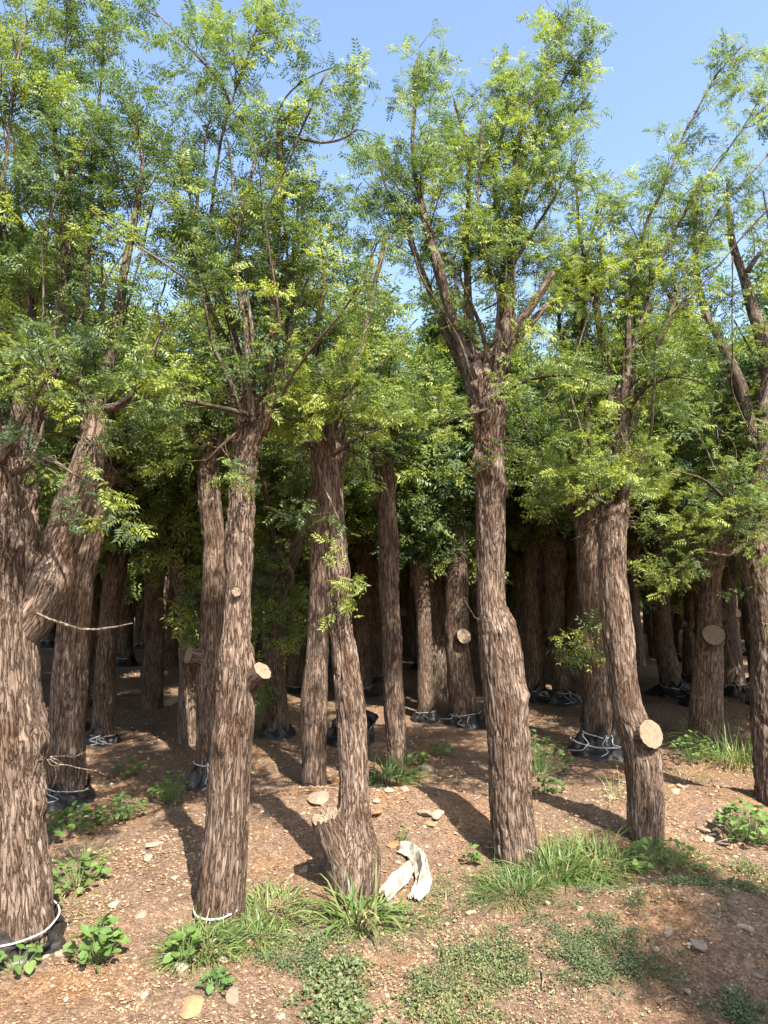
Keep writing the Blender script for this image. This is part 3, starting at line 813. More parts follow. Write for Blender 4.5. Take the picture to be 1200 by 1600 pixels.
def tree_d():
    P, R, base, Y = traced([(1345, 771, 842), (1300, 769, 836), (1250, 766, 830), (1150, 764, 827), (1080, 757, 820), (1020, 750, 814), (978, 746, 806), (950, 745, 790), (900, 745, 788), (800, 745, 788), (700, 742, 786), (650, 736, 786), (610, 732, 790), (585, 738, 786)])
    t = Tree('nursery_tree', base, 'tall straight trunk with a gnarled knobbly head that splits into several grey limbs')
    make_trunk(t, P, R, 140, 0.013, 0.019, 0.055, 0.42, [(1.05, 5.6, 0.06, 0.03), (1.45, 4.6, 0.05, 0.02), (2.38, 4.7, 0.06, 0.05), (2.28, 5.6, 0.05, 0.05), (2.42, 3.8, 0.06, 0.05)], 17, dome=0.14)
    for k, (pts, lf, mt) in enumerate([
        ([(750, 620, 36, 0), (725, 540, 20, 0), (700, 470, 17, 0), (680, 400, 15, 0), (665, 340, 12, 0), (655, 290, 9, 0), (642, 220, 6, 0), (646, 130, 4, 0), (655, 86, 2, 0)], 0.85, M_LIMB),
        ([(740, 600, 18, .1), (705, 530, 13, .1), (680, 470, 11, .1), (655, 400, 9, .1), (632, 340, 7, .1), (605, 300, 4, .1), (585, 230, 2, .1)], 0.95, M_LIMB),
        ([(762, 630, 52, -.02), (778, 570, 42, -.03), (793, 520, 26, -.05), (800, 440, 16, -.05), (801, 350, 13, -.05), (806, 270, 12, -.05), (806, 235, 9, -.05), (818, 180, 6, -.05), (850, 110, 4, -.05), (890, 20, 2, -.05)], 1.2, M_BARK),
        ([(785, 580, 22, -.05), (800, 525, 14, -.1), (830, 480, 12, -.15), (864, 427, 9, -.2)], 0.25, M_LIMB),
        ([(800, 540, 14, 0), (830, 505, 10, -.05), (856, 470, 8, -.05)], 0.2, M_LIMB),
        ([(745, 610, 36, .03), (738, 560, 22, .08), (731, 440, 12, .1), (728, 330, 9, .1), (735, 240, 5, .1), (712, 160, 3, .1)], 0.75, M_LIMB),
        ([(765, 600, 24, .1), (785, 500, 15, .15), (790, 400, 11, .15), (775, 300, 8, .15), (780, 220, 4, .15), (800, 150, 2, .15)], 1.1, M_LIMB),
        ([(804, 300, 6, 0), (825, 220, 4, -.05), (880, 120, 3, -.1), (925, 60, 2, -.1)], 1.2, M_TWIG),
        ([(800, 360, 6, -.1), (840, 260, 5, -.1), (885, 190, 3.5, -.15), (925, 140, 2, -.2)], 1.2, M_TWIG),
        ([(798, 420, 7, -.1), (840, 350, 5, -.2), (870, 300, 3.5, -.3), (905, 250, 2, -.3)], 1.2, M_TWIG),
        ([(785, 610, 8, -.1), (840, 590, 5, -.3), (890, 585, 3, -.4), (925, 600, 2, -.5)], 0.8, M_TWIG),
        ([(760, 640, 6, -.1), (720, 650, 4, -.25), (690, 660, 2, -.3)], 0.7, M_TWIG),
        ([(755, 690, 5, -.1), (780, 720, 3, -.18), (740, 745, 2, -.2)], 0.5, M_TWIG),
    ]):
        l_, w_ = px_limb(pts, Y); add_limb(t, l_, w_, lf, 160 + k, (mt,))
    dead_twigs(t, [(at(750, 620, Y), 0.10), (at(775, 690, Y), 0.09), (at(770, 970, Y), 0.06)], R_(4), 20, (0.06, 0.26))
    shoots(t, at(760, 590, Y), 0.12, R_(805), 12, 1.5, 25)
    finish(t, R_(104), density=1.05, tone=0.45, low=0.27, heads=[(at(760, 600, Y + .05), 0.14, 10), (at(660, 320, Y), 0.06, 12), (at(805, 260, Y), 0.06, 14), (at(800, 430, Y), 0.08, 10)])
tree_d()

def tree_e():
    P, R, base, Y = traced([(1312, 980, 1036), (1270, 979, 1037), (1230, 978, 1037), (1180, 974, 1031), (1140, 968, 1019), (1100, 956, 1002), (1050, 950, 995), (1000, 943, 990), (950, 938, 985), (900, 936, 978), (850, 935, 978), (815, 928, 980), (785, 940, 982)])
    t = Tree('nursery_tree', base, 'bent trunk with a large pale oval sawn face low on its front')
    make_trunk(t, P, R, 128, 0.013, 0.019, 0.035, 0.22, [(0.62, 5.2, 0.06, 0.02)], 23)
    c = at(996, 1150, Y)
    add_stub(t, c + np.array([0, 0.02, -0.02]), (0.30, -0.86, 0.36), 0.150, 0.080, 24, 1.25)
    for k, (pts, lf, mt) in enumerate([
        ([(958, 800, 40, 0), (966, 750, 27, 0), (971, 690, 23, 0), (976, 640, 22, 0), (974, 606, 22, 0)], 0, M_BARK),
        ([(945, 800, 22, .05), (956, 720, 14, .05), (955, 640, 13, .05), (945, 560, 12, .05), (930, 470, 10, .05), (916, 400, 8, .05), (905, 355, 6, .05), (900, 260, 3, .05)], 1.1, M_LIMB),
        ([(940, 800, 18, .1), (925, 700, 11, .15), (912, 600, 9, .15), (905, 520, 7, .15), (915, 420, 5, .2), (935, 330, 3, .2)], 1.0, M_LIMB),
        ([(974, 640, 14, 0), (985, 560, 9, -.05), (987, 470, 6.5, -.05), (1012, 350, 4.5, -.1), (1060, 240, 3.2, -.1), (1110, 125, 2.2, -.1), (1166, 66, 1.6, -.1)], 1.0, M_LIMB),
        ([(974, 640, 12, 0), (1000, 520, 7, 0), (1020, 430, 5, 0), (1085, 300, 3.5, 0), (1150, 215, 2.2, 0), (1215, 150, 1.6, 0)], 1.0, M_LIMB),
        ([(978, 680, 10, 0), (1020, 560, 6, .1), (1060, 440, 4.5, .1), (1125, 325, 3, .1), (1205, 235, 2, .1)], 0.9, M_LIMB),
        ([(965, 780, 10, -.1), (975, 745, 7, -.2), (960, 730, 5, -.35), (985, 725, 3, -.5)], 1.4, M_TWIG),
        ([(950, 790, 9, -.1), (920, 770, 6, -.25), (890, 775, 3, -.35)], 0.8, M_TWIG),
        ([(975, 650, 8, .0), (1010, 600, 6, -.2), (1060, 580, 3, -.3), (1100, 600, 2, -.35)], 0.9, M_TWIG),
        ([(960, 700, 10, .2), (900, 600, 8, .3), (870, 500, 6, .3), (885, 400, 3, .3)], 0.9, M_LIMB),
    ]):
        l_, w_ = px_limb(pts, Y); add_limb(t, l_, w_, lf, 200 + k, (mt,))
    add_stub(t, at(976, 640, Y), (0.0, -0.15, 1.0), 0.14, 0.040, 26)
    dead_twigs(t, [(at(955, 800, Y), 0.10)], R_(5), 40, (0.06, 0.3))
    shoots(t, at(955, 780, Y), 0.09, R_(806), 9, 1.7, 26, (0.25, 0, 0)); shoots(t, at(975, 620, Y), 0.06, R_(807), 5, 1.2, 27, (0.3, 0, 0))
    finish(t, R_(105), density=1.0, tone=0.52, heads=[(at(955, 780, Y), 0.11, 16), (at(975, 620, Y), 0.07, 16), (at(930, 480, Y), 0.06, 10)])
tree_e()

def tree_f():
    P, R, base, Y = traced([(1255, 1182, 1245), (1200, 1178, 1240), (1150, 1173, 1236), (1080, 1172, 1234), (1000, 1174, 1234), (940, 1168, 1226), (880, 1154, 1214), (845, 1150, 1210)])
    t = Tree('nursery_tree', base, 'dark curved trunk rising behind a broadleaf weed patch on the bare slope')
    make_trunk(t, P, R, 96, 0.012, 0.019, 0.035, 0.25, [], 29)
    for k, (pts, lf, mt) in enumerate([
        ([(1175, 850, 40, 0), (1196, 700, 26, .05), (1198, 600, 22, .05), (1190, 530, 20, .05), (1180, 470, 17, .05), (1165, 420, 14, .05), (1150, 385, 11, .05), (1144, 340, 9, .05), (1141, 285, 6, .05)], 0.25, M_LIMB),
        ([(1168, 425, 9, .0), (1178, 405, 7, -.02), (1190, 395, 5, -.05)], 0.1, M_LIMB),
        ([(1180, 700, 20, .1), (1160, 600, 16, .1), (1132, 548, 14, .1), (1100, 490, 10, .1), (1085, 400, 6, .1), (1090, 310, 3, .1)], 1.0, M_LIMB),
        ([(1190, 700, 14, .2), (1140, 580, 10, .3), (1060, 480, 7, .3), (1010, 400, 3, .3)], 1.0, M_LIMB),
        ([(1190, 650, 12, -.1), (1230, 500, 9, -.15), (1215, 380, 6, -.2), (1190, 300, 3, -.2)], 0.9, M_LIMB),
        ([(1165, 840, 12, -.1), (1130, 780, 7, -.25), (1095, 745, 4, -.35), (1060, 740, 2, -.4)], 1.0, M_TWIG),
        ([(1170, 850, 12, -.1), (1150, 800, 8, -.2), (1180, 740, 5, -.3), (1205, 700, 2, -.3)], 0.9, M_TWIG),
        ([(1165, 850, 8, -.1), (1130, 870, 5, -.25), (1095, 860, 3, -.35), (1065, 880, 2, -.35)], 1.1, M_TWIG),
        ([(1180, 880, 7, -.1), (1185, 910, 4, -.2), (1200, 930, 2, -.25)], 0.7, M_TWIG),
    ]):
        l_, w_ = px_limb(pts, Y); add_limb(t, l_, w_, lf, 240 + k, (mt,))
    dead_twigs(t, [(at(1165, 830, Y), 0.12)], R_(6), 30, (0.08, 0.35))
    shoots(t, at(1180, 820, Y), 0.12, R_(808), 8, 1.9, 28)
    finish(t, R_(106), density=0.8, tone=0.42, heads=[(at(1175, 830, Y), 0.13, 20), (at(1110, 500, Y), 0.06, 10)])
tree_f()

# ------------------------------------------------------------------ second and third row: traced trunks, regrown crowns
def mid_tree(rows, label, seed, nl=6, H=1.9, bag=None, stub=None, tone=0.35, density=0.75, segs=70, hi=False, lean=(0, 0, 0), low=(), name='nursery_tree', burls=(), extra_limbs=()):
    P, R, base, Y = traced(rows)
    t = Tree(name, base, label)
    make_trunk(t, P, R, segs, 0.019, 0.018, 0.035, 0.25, burls, seed, sm=0.09)
    if stub:
        for (sx, sy, ax, ln, rr) in stub: add_stub(t, at(sx, sy, Y), ax, ln, rr, seed + 1, 1.15)
    r = R_(seed + 500)
    auto_limbs(t, P[-1], R[-1], r, nl, H, seed, 1.0, lean)
    for k, (pts, lf) in enumerate(low + tuple(extra_limbs)):
        l_, w_ = px_limb(pts, Y); add_limb(t, l_, w_, lf, seed * 7 + k, (M_TWIG if pts[0][2] < 9 else M_LIMB,))
    dead_twigs(t, [(P[-1], R[-1] * 1.2)], r, 26, (0.08, 0.35), 0.0035)
    if bag: root_bag(t, base + np.array([0, 0, .02]), R[0], seed=seed, **bag)
    finish(t, r, density=density * 1.9, tone=tone, hi=hi, leaf=0.092, heads=[(P[-1], R[-1], 24)], l1len=(0.3, 0.85))
    return t

mid_tree([(1250, 72, 134), (1200, 74, 133), (1100, 80, 134), (1000, 86, 138), (900, 97, 148), (800, 120, 168), (740, 138, 178)],
         'half lit leaning trunk just behind the stoutest trunk, black plastic at its foot', 31, 5, 1.95,
         dict(h=0.13, spread=1.55, ropes=1, tails=2), tone=0.33, lean=(0.1, 0, 0))
mid_tree([(1228, 306, 342), (1150, 307, 343), (1060, 307, 344), (1000, 312, 350), (920, 315, 352), (850, 319, 352), (800, 312, 346), (750, 310, 341), (700, 319, 348)],
         'pale trunk with a grey sawn knob, standing in a black bag with a pink strap', 33, 6, 1.75,
         dict(h=0.24, spread=1.75, ropes=1, tails=4, strap=True), stub=[(325, 1030, (-0.75, -0.6, 0.28), 0.17, 0.062)], tone=0.38)
mid_tree([(1228, 472, 511), (1150, 473, 510), (1090, 471, 511), (1000, 481, 512), (900, 485, 514), (800, 487, 516), (710, 488, 520)],
         'brown trunk standing close behind the pale slender trunk with the splintered stump', 37, 5, 1.65, dict(h=0.06, spread=1.15, ropes=0, tails=0), tone=0.42)
mid_tree([(1198, 606, 637), (1150, 603, 634), (1100, 600, 631), (1050, 599, 629), (1000, 597, 629), (950, 595, 622), (850, 592, 622), (800, 590, 619), (770, 587, 617), (720, 589, 614)],
         'thin twisted trunk with a long vertical split, a dark grass tuft at its foot', 41, 4, 1.9, tone=0.42, density=0.6, burls=[(1.1, 4.7, 0.05, 0.025)],
         extra_limbs=((([(600, 730, 24, 0), (597, 650, 19, 0), (588, 590, 16, 0), (580, 540, 14, 0), (578, 470, 9, 0), (580, 400, 5, 0)]), 0.5),
                      (([(605, 720, 16, 0), (622, 690, 11, 0), (640, 660, 8, 0), (660, 610, 5, 0)]), 0.8)))
mid_tree([(1175, 913, 957), (1100, 913, 956), (1030, 909, 948), (1000, 905, 944), (900, 902, 940), (830, 900, 938), (800, 900, 940)],
         'thick brown trunk in a black bag tied with several white ropes', 43, 6, 1.85, dict(h=0.22, spread=1.8, ropes=2, tails=3, rope_r=0.006), tone=0.5,
         low=(([(925, 960, 6, -.15), (915, 985, 4, -.25), (905, 1010, 2, -.3)], 1.0),))
mid_tree([(1168, 1072, 1129), (1080, 1080, 1131), (1000, 1089, 1128), (950, 1092, 1126), (900, 1096, 1126), (850, 1104, 1140)],
         'reddish trunk with a round sawn face at eye height, tall grass beside its foot', 47, 6, 1.85, stub=[(1112, 1000, (-0.30, -0.9, 0.36), 0.19, 0.098)], tone=0.4,
         low=(([(1115, 880, 10, -.15), (1090, 880, 6, -.3), (1060, 890, 3, -.4), (1045, 910, 2, -.4)], 1.2),))
mid_tree([(1098, 865, 893), (1000, 856, 883), (930, 855, 881), (890, 850, 884), (850, 848, 882)],
         'dark forked trunk with a crumpled black bag at its foot, beside the thick roped trunk', 53, 5, 1.85, dict(h=0.2, spread=1.75, ropes=1, tails=4), tone=0.3, segs=64)
mid_tree([(1085, 1034, 1070), (1000, 1022, 1052), (900, 1017, 1042), (800, 1016, 1038), (760, 1014, 1038)],
         'slanting trunk with black plastic and pale strings spread at its foot', 59, 5, 1.95, dict(h=0.16, spread=2.1, ropes=1, tails=5), tone=0.35, segs=64)
mid_tree([(1150, 413, 452), (1050, 414, 446), (980, 416, 446), (900, 420, 448), (850, 424, 452)],
         'shaded trunk wrapped in a black band at its foot, low green sprays hanging over it', 61, 6, 1.75, dict(h=0.13, spread=1.25, ropes=0, tails=0), tone=0.4, segs=64,
         low=(([(440, 880, 10, -.1), (425, 910, 7, -.3), (420, 960, 3, -.5), (430, 990, 2, -.5)], 1.5), ([(435, 860, 9, -.1), (460, 900, 6, -.35), (440, 940, 3, -.4)], 1.3),
              ([(430, 940, 20, 0), (452, 890, 19, -.2), (470, 830, 17, -.25), (482, 760, 12, -.25)], 0.1), ([(432, 1100, 5, -.1), (425, 1090, 3.5, -.25), (418, 1080, 2, -.3)], 1.2)))

# ------------------------------------------------------------------ repeats deeper in the grove
def generic_tree(seed, h, r0, nl, H, bend, stub=False, tone=0.3, bag=True, low=0):
    r = R_(seed)
    t = Tree('grove_tree', (0, 0, 0), '-', 'tree', 'trees in the shade of the grove')
    z = np.array([-0.15, 0.0, 0.35 * h, 0.7 * h, h])
    x = np.array([0, 0, bend * 0.3, bend * 0.5, bend]) + 0.02 * r.normal(size=5)
    y = 0.03 * r.normal(size=5); y[:2] = 0; x[:2] = 0
    P = np.stack([x, y, z], 1); R = r0 * np.array([1.12, 1.08, 0.95, 0.9, 1.05])
    make_trunk(t, P, R, 44, 0.03, 0.012, 0.04, 0.3, [(h * 0.45, 4.2, 0.06, 0.03)], seed, sm=0.12)
    if stub: add_stub(t, P[2], (0.5, -0.8, 0.35), r0 * 1.5, r0 * 0.6, seed + 1)
    auto_limbs(t, P[-1], R[-1], r, nl, H, seed, 1.0)
    for k in range(low):
        a = r.random() * 6.28; d = np.array([math.cos(a), math.sin(a), 0])
        st = P[-1] - np.array([0, 0, 0.1])
        add_limb(t, np.array([st, st + d * 0.3, st + d * 0.55 - np.array([0, 0, .25]), st + d * 0.65 - np.array([0, 0, .6])]), np.array([.009, .007, .005, .003]), 1.2, seed + k, (M_TWIG,))
    if bag: root_bag(t, np.array([0, 0, 0.02]), R[1], 0.15, 1.6, seed, 1, False, 3)
    dead_twigs(t, [(P[-1], R[-1] * 1.2)], r, 20, (0.08, 0.35), 0.0035)
    finish(t, r, density=1.9, tone=tone, hi=False, leaf=0.15, heads=[(P[-1], R[-1], 30)], l1len=(0.3, 0.9))
    return t
PROTO = [generic_tree(301, 2.25, 0.125, 6, 2.2, 0.10, False, 0.30, True, 0), generic_tree(302, 2.4, 0.14, 7, 2.1, -0.16, True, 0.36, True, 1),
         generic_tree(303, 2.05, 0.11, 6, 2.3, 0.22, False, 0.42, False, 1), generic_tree(304, 2.3, 0.155, 7, 2.2, -0.05, True, 0.34, False, 0)]
PR0 = [0.125, 0.14, 0.11, 0.155]
USED = [False] * 4
def plant(kind, x, y, rz, sc, label, group):
    p = PROTO[kind]
    o = p.o if not USED[kind] else copy_tree(p.o)
    USED[kind] = True
    o.location = (x, y, gz(x, y)); o.rotation_euler = (0, 0, rz); o.scale = (sc, sc, sc * random.uniform(0.95, 1.06))
    o['label'] = label; o['category'] = 'tree'
    if group: o['group'] = group
    elif 'group' in o: del o['group']
    return o
PLACED = []
for (bx, by, w, kind, rz, label) in [
    (160, 1160, 33, 0, 0.4, 'short dark trunk in a black bag with pale straps, beyond the leaning half lit trunk'),
    (238, 1105, 34, 3, 2.0, 'almost black trunk in deep shade with pale litter beside its foot'),
    (293, 1158, 30, 2, 2.6, 'thin brown trunk close behind the pale trunk with the grey sawn knob'),
    (665, 1124, 27, 0, 3.6, 'thin shaded trunk with a pale stick propped at its foot'),
    (706, 1060, 25, 3, 0.3, 'straight shaded trunk with a small sunlit patch at its foot'),
    (1146, 1084, 38, 1, 5.2, 'slanting trunk just behind the reddish trunk with the round sawn face'),
    (998, 1040, 22, 2, 4.0, 'small slanting trunk seen just past the bent trunk with the oval sawn face'),
    (1066, 1032, 24, 0, 1.5, 'dim trunk standing between the slanting trunk and the reddish trunk'),
    (813, 1075, 28, 3, 3.4, 'shaded trunk hidden partly behind the tall trunk with the gnarled head'),
    (567, 1085, 30, 0, 5.0, 'dark trunk between the pale slender trunk and the thin twisted trunk'),
    (738, 1050, 24, 2, 1.0, 'dim trunk peeping out beside the tall trunk with the gnarled head'),
    (462, 1080, 27, 1, 2.2, 'dark trunk behind the brown trunk and the shaded banded trunk')]:
    g = ground_hit(bx, by)
    sc = (w / 2 * g[1] / F) / (PR0[kind] * 1.08)
    plant(kind, g[0], g[1], rz, sc, label, None); PLACED.append((g[0], g[1]))
rg = random.Random(9)
row_y = 8.6
while row_y < 21.5:
    half = row_y * 0.62 + 1.2
    x = -half + rg.random() * 0.6
    while x < half:
        xx, yy = x + rg.uniform(-.22, .22), row_y + rg.uniform(-.3, .3)
        if all(math.hypot(xx - a, yy - b) > 0.62 for a, b in PLACED):
            plant(rg.randrange(4), xx, yy, rg.uniform(0, 6.28), rg.uniform(0.88, 1.1), 'bare dark trunk with a leafy top standing deep in the shaded rows of the grove', 'trees in the shade of the grove')
            PLACED.append((xx, yy))
        x += rg.uniform(0.8, 1.2)
    row_y += 1.75
# added trees, mostly out of view, block side light; a few fill visible gaps
for (x, y, k) in [(-3.6, 5.6, 0), (-3.3, 7.2, 1), (4.3, 6.3, 2), (4.6, 7.6, 0), (-4.6, 7.4, 2), (0.9, 7.6, 1), (-4.9, 5.4, 3), (-3.0, 4.4, 1), (5.5, 6.2, 3), (5.9, 7.9, 1), (-6.1, 6.6, 0), (4.0, 5.2, 2), (2.4, 7.7, 3)]:
    plant(k, x, y, rg.uniform(0, 6.28), 1.0, 'leafy filler tree between the second row and the shaded rows, added mostly to block side light', 'trees filling in the second row'); PLACED.append((x, y))
# trees across the track, behind the viewer: their tops dapple the near dirt
for (x, y, k, s) in [(2.9, -0.25, 0, 1.0), (0.2, -0.85, 2, 0.98), (3.8, 0.25, 2, 1.0)]:
    plant(k, x, y, rg.uniform(0, 6.28), s, 'tree across the track casting dappled shade on the near dirt', 'trees across the track')

# ------------------------------------------------------------------ beyond the grove
def far_things():
    bm_w = []
    P0, P1, h, th = np.array([-26.0, 33.0]), np.array([30.0, 33.0]), 1.5, 0.25
    wall = link('boundary_wall', None, None, (2, 33, 0))
    tag(wall, 'low pale wall glimpsed between the trunks beyond the grove', 'wall', kind='thing')
    def box(x0, x1, y0, y1, z0, z1):
        V = np.array([[x, y, z] for z in (z0, z1) for y in (y0, y1) for x in (x0, x1)], float)
        Q = [[0, 2, 3, 1], [4, 5, 7, 6], [0, 1, 5, 4], [2, 6, 7, 3], [0, 4, 6, 2], [1, 3, 7, 5]]
        return V, np.array(Q)
    V, Q = box(-28, 28, -.12, .12, -.3, 1.45); link('wall_body', mesh_np('wall_body', V, Q, smooth=False, mats=[M_WALL]), wall)
    V, Q = box(-28, 28, -.17, .17, 1.452, 1.56); link('coping', mesh_np('coping', V, Q, smooth=False, mats=[M_WALL]), wall)
    me = None
    V, Q = box(-.17, .17, -.19, .19, -.3, 1.75); me = mesh_np('pier', V, Q, smooth=False, mats=[M_WALL])
    for k in range(12): link('pier', me, wall, (-27.5 + 5 * k, 0, 0))
    # sunlit bushes in front of the wall
    r = R_(77)
    src = None
    for k in range(24):
        x, y = -16 + 1.4 * k + r.uniform(-.4, .4), 25.5 + r.uniform(-1.2, 1.5)
        if src is None:
            t = Tree('bush', (0, 0, 0), 'sunlit yellow green bush seen through the trunks in front of the pale wall', 'bush', 'bushes beyond the grove')
            for q in range(9):
                a = q * 0.7; d = np.array([math.cos(a), math.sin(a), 0])
                add_limb(t, np.array([[0, 0, -.05], d * .25 + [0, 0, .5], d * .6 + [0, 0, 1.0 + .3 * r.random()], d * .8 + [0, 0, 1.5 + .5 * r.random()]]), np.array([.02, .015, .01, .005]), 1.0, 600 + q, (M_TWIG,), name='stem')
            finish(t, r, density=1.8, tone=0.7, hi=False, leaf=0.18)
            src = t.o; o = src
        else: o = copy_tree(src)
        o.location = (x, y, gz(x, y)); o.rotation_euler = (0, 0, r.uniform(0, 6.28)); s = r.uniform(0.8, 1.25); o.scale = (s, s, s)
far_things()

# ------------------------------------------------------------------ weeds, grass, ground cover
def leaf_blade(seed, lobed=False):
    """heart shaped leaf lying on +X, folded along its midrib"""
    r = R_(seed)
    if lobed: w = [0.0, 0.34, 0.30, 0.36, 0.22, 0.0]
    else: w = [0.10, 0.36, 0.45, 0.38, 0.22, 0.0]
    x = [-0.08, 0.05, 0.28, 0.55, 0.8, 1.0]
    V = []; Q = []
    for i in range(6):
        zz = -0.16 * x[i] ** 2 + 0.02 * r.normal()
        V += [(x[i], -w[i], zz + 0.28 * w[i] + 0.03 * r.normal()), (x[i] + (0.08 if i == 0 else 0), 0, zz), (x[i], w[i], zz + 0.28 * w[i] + 0.03 * r.normal())]
        if i: a = 3 * i; Q += [[a - 3, a - 2, a + 1, a], [a - 2, a - 1, a + 2, a + 1]]
    me = mesh_np('leaf', np.array(V), np.array(Q), None, {'tint': np.full(18, 0.25 + 0.5 * r.random())}, True, [M_WEED])
    return me
LEAVES = [leaf_blade(k) for k in range(5)]
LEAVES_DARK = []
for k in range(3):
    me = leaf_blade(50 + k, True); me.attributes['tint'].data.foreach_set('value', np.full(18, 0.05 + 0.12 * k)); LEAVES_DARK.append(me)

def weed(px, py, rad_px, h, n, size, label, seed, dark=False, group=None, flat=0.5):
    g = ground_hit(px, py); z = gz(g[0], g[1]); Y = g[1]
    rad = rad_px * Y / F
    r = R_(seed + 900)
    o = link('broadleaf_weed', None, None, (g[0], Y, z)); tag(o, label, 'weed', group)
    acc = Acc()
    pool = LEAVES_DARK if dark else LEAVES
    for k in range(n):
        a = r.random() * 6.283; q = math.sqrt(r.random())
        p = np.array([math.cos(a) * q * rad, math.sin(a) * q * rad, 0])
        top = h * (1.05 - 0.65 * q ** 1.5) * (0.35 + 0.65 * r.random() ** 0.6)
        dz = gz(g[0] + p[0], Y + p[1]) - z
        p[2] = dz + top
        foot = np.array([p[0] * 0.35, p[1] * 0.35, gz(g[0] + p[0] * .35, Y + p[1] * .35) - z - 0.01])
        pth = np.stack([foot + (p - foot) * t + np.array([0, 0, 0.25 * top * math.sin(math.pi * t)]) * 0.4 for t in np.linspace(0, 1, 5)])[None]
        twig_tubes(acc, pth, np.array([0.0022]), 4)
        lf = link('leaf', pool[r.integers(len(pool))], o)
        s = size * (0.6 + 0.6 * r.random())
        yaw = a + r.normal() * 0.7
        lf.rotation_euler = (r.normal() * 0.35, -0.15 + r.normal() * 0.35, yaw)
        lf.scale = (s, s * (0.9 + 0.25 * r.random()), s); lf.location = p
    acc.A = {}
    link('stems', acc.mesh('stems', [M_STEM]), o)
    return o
W = [
    (150, 1500, 34, 0.17, 34, 0.062, 'bushy broadleaf weed on open dirt beside the pale flat stones', 1, False),
    (28, 1515, 34, 0.10, 14, 0.058, 'small broadleaf weed under the black band of the stoutest trunk', 2, False),
    (108, 1300, 42, 0.16, 30, 0.075, 'large leaved weed between the stoutest trunk and black plastic', 3, False),
    (120, 1385, 40, 0.14, 30, 0.060, 'ragged broadleaf weed beside the stoutest trunk, dry grass by it', 4, False),
    (190, 1278, 36, 0.14, 30, 0.055, 'leafy weed clump beside the black plastic of the leaning trunk', 5, False),
    (198, 1212, 20, 0.13, 12, 0.075, 'lone weed in half shade on bare soil between trunks', 6, False),
    (268, 1252, 30, 0.20, 30, 0.06, 'shaded green weed next to the black bag with the pink strap', 7, False),
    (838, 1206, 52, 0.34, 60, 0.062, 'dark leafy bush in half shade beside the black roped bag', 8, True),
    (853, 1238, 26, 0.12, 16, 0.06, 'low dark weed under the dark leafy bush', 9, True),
    (690, 1182, 16, 0.14, 12, 0.065, 'bright weed sprig on the crest of the bank', 10, False),
    (658, 1195, 18, 0.12, 14, 0.062, 'bright weed sprig beside the dark grass tuft', 11, False),
    (738, 1348, 13, 0.10, 7, 0.06, 'seedling with a few round leaves beside the tall straight trunk', 12, False),
    (1172, 1312, 46, 0.22, 60, 0.060, 'dense broadleaf weed patch at the foot of the dark curved trunk', 13, False),
    (1040, 1352, 52, 0.13, 46, 0.050, 'spreading broadleaf weed at the foot of the bent trunk', 14, False),
    (290, 1500, 22, 0.13, 12, 0.060, 'broadleaf seedling at the edge of the grass below the roped trunk', 15, False),
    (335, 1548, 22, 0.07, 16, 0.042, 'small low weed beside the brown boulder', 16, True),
    (1085, 1190, 34, 0.26, 26, 0.06, 'leggy weed at the foot of the reddish trunk', 17, False),
    (630, 1322, 12, 0.11, 12, 0.03, 'yellowish sprig growing at the tip of the torn sack', 18, False),
]
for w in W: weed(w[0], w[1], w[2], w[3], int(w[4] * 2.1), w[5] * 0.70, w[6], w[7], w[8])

def blades(r, n, rad, length, width, lean, base_fn, tint):
    a = r.random(n) * 6.283; q = np.sqrt(r.random(n)) * rad
    x, y = q * np.cos(a), q * np.sin(a)
    st = np.stack([x, y, base_fn(x, y)], 1)
    out = np.stack([np.cos(a), np.sin(a), np.zeros(n)], 1) * (0.3 + q / rad)[:, None] + 0.5 * r.normal(size=(n, 3)) * np.array([1, 1, 0])
    L = length * (0.45 + 0.65 * r.random(n))
    P = [st]; d = norm(out * lean + np.array([0, 0, 1.0]))
    m = 5
    for k in range(m):
        d = norm(d + out * 0.16 * lean + np.array([0, 0, -0.10 - 0.10 * k]) * (0.5 + r.random((n, 1))))
        P.append(P[-1] + d * (L / m)[:, None])
    P = np.stack(P, 1)
    side = norm(np.cross(d, np.array([0, 0, 1.0])) + 0.3 * r.normal(size=(n, 3)))
    w = width * (0.6 + 0.7 * r.random(n))[:, None] * np.array([0.7, 1.0, 1.0, 0.8, 0.5, 0.06])[None]
    A = P - side[:, None] * w[..., None] / 2; B = P + side[:, None] * w[..., None] / 2
    V = np.stack([A, B], 2).reshape(-1, 3)
    i = np.arange(n)[:, None] * 12 + np.arange(m)[None] * 2
    Q = np.stack([i, i + 1, i + 3, i + 2], -1).reshape(-1, 4)
    t = np.clip(tint + 0.16 * r.normal(size=n), 0, 1)
    t = np.where(r.random(n) < 0.07, 1.0, t)
    return V, Q, np.repeat(t, 12)
def tuft(px, py, rad_px, length, n, label, seed, width=0.006, lean=0.6, tint=0.45):
    g = ground_hit(px, py); z = gz(g[0], g[1])
    r = R_(seed + 1300)
    V, Q, t = blades(r, n, rad_px * g[1] / F, length, width, lean, lambda x, y: ground(g[0] + x, g[1] + y) - z - 0.012, tint)
    o = link('grass_tuft', mesh_np('grass_tuft', V, Q, None, {'tint': t}, True, [M_GRASS]), None, (g[0], g[1], z))
    tag(o, label, 'grass tuft')
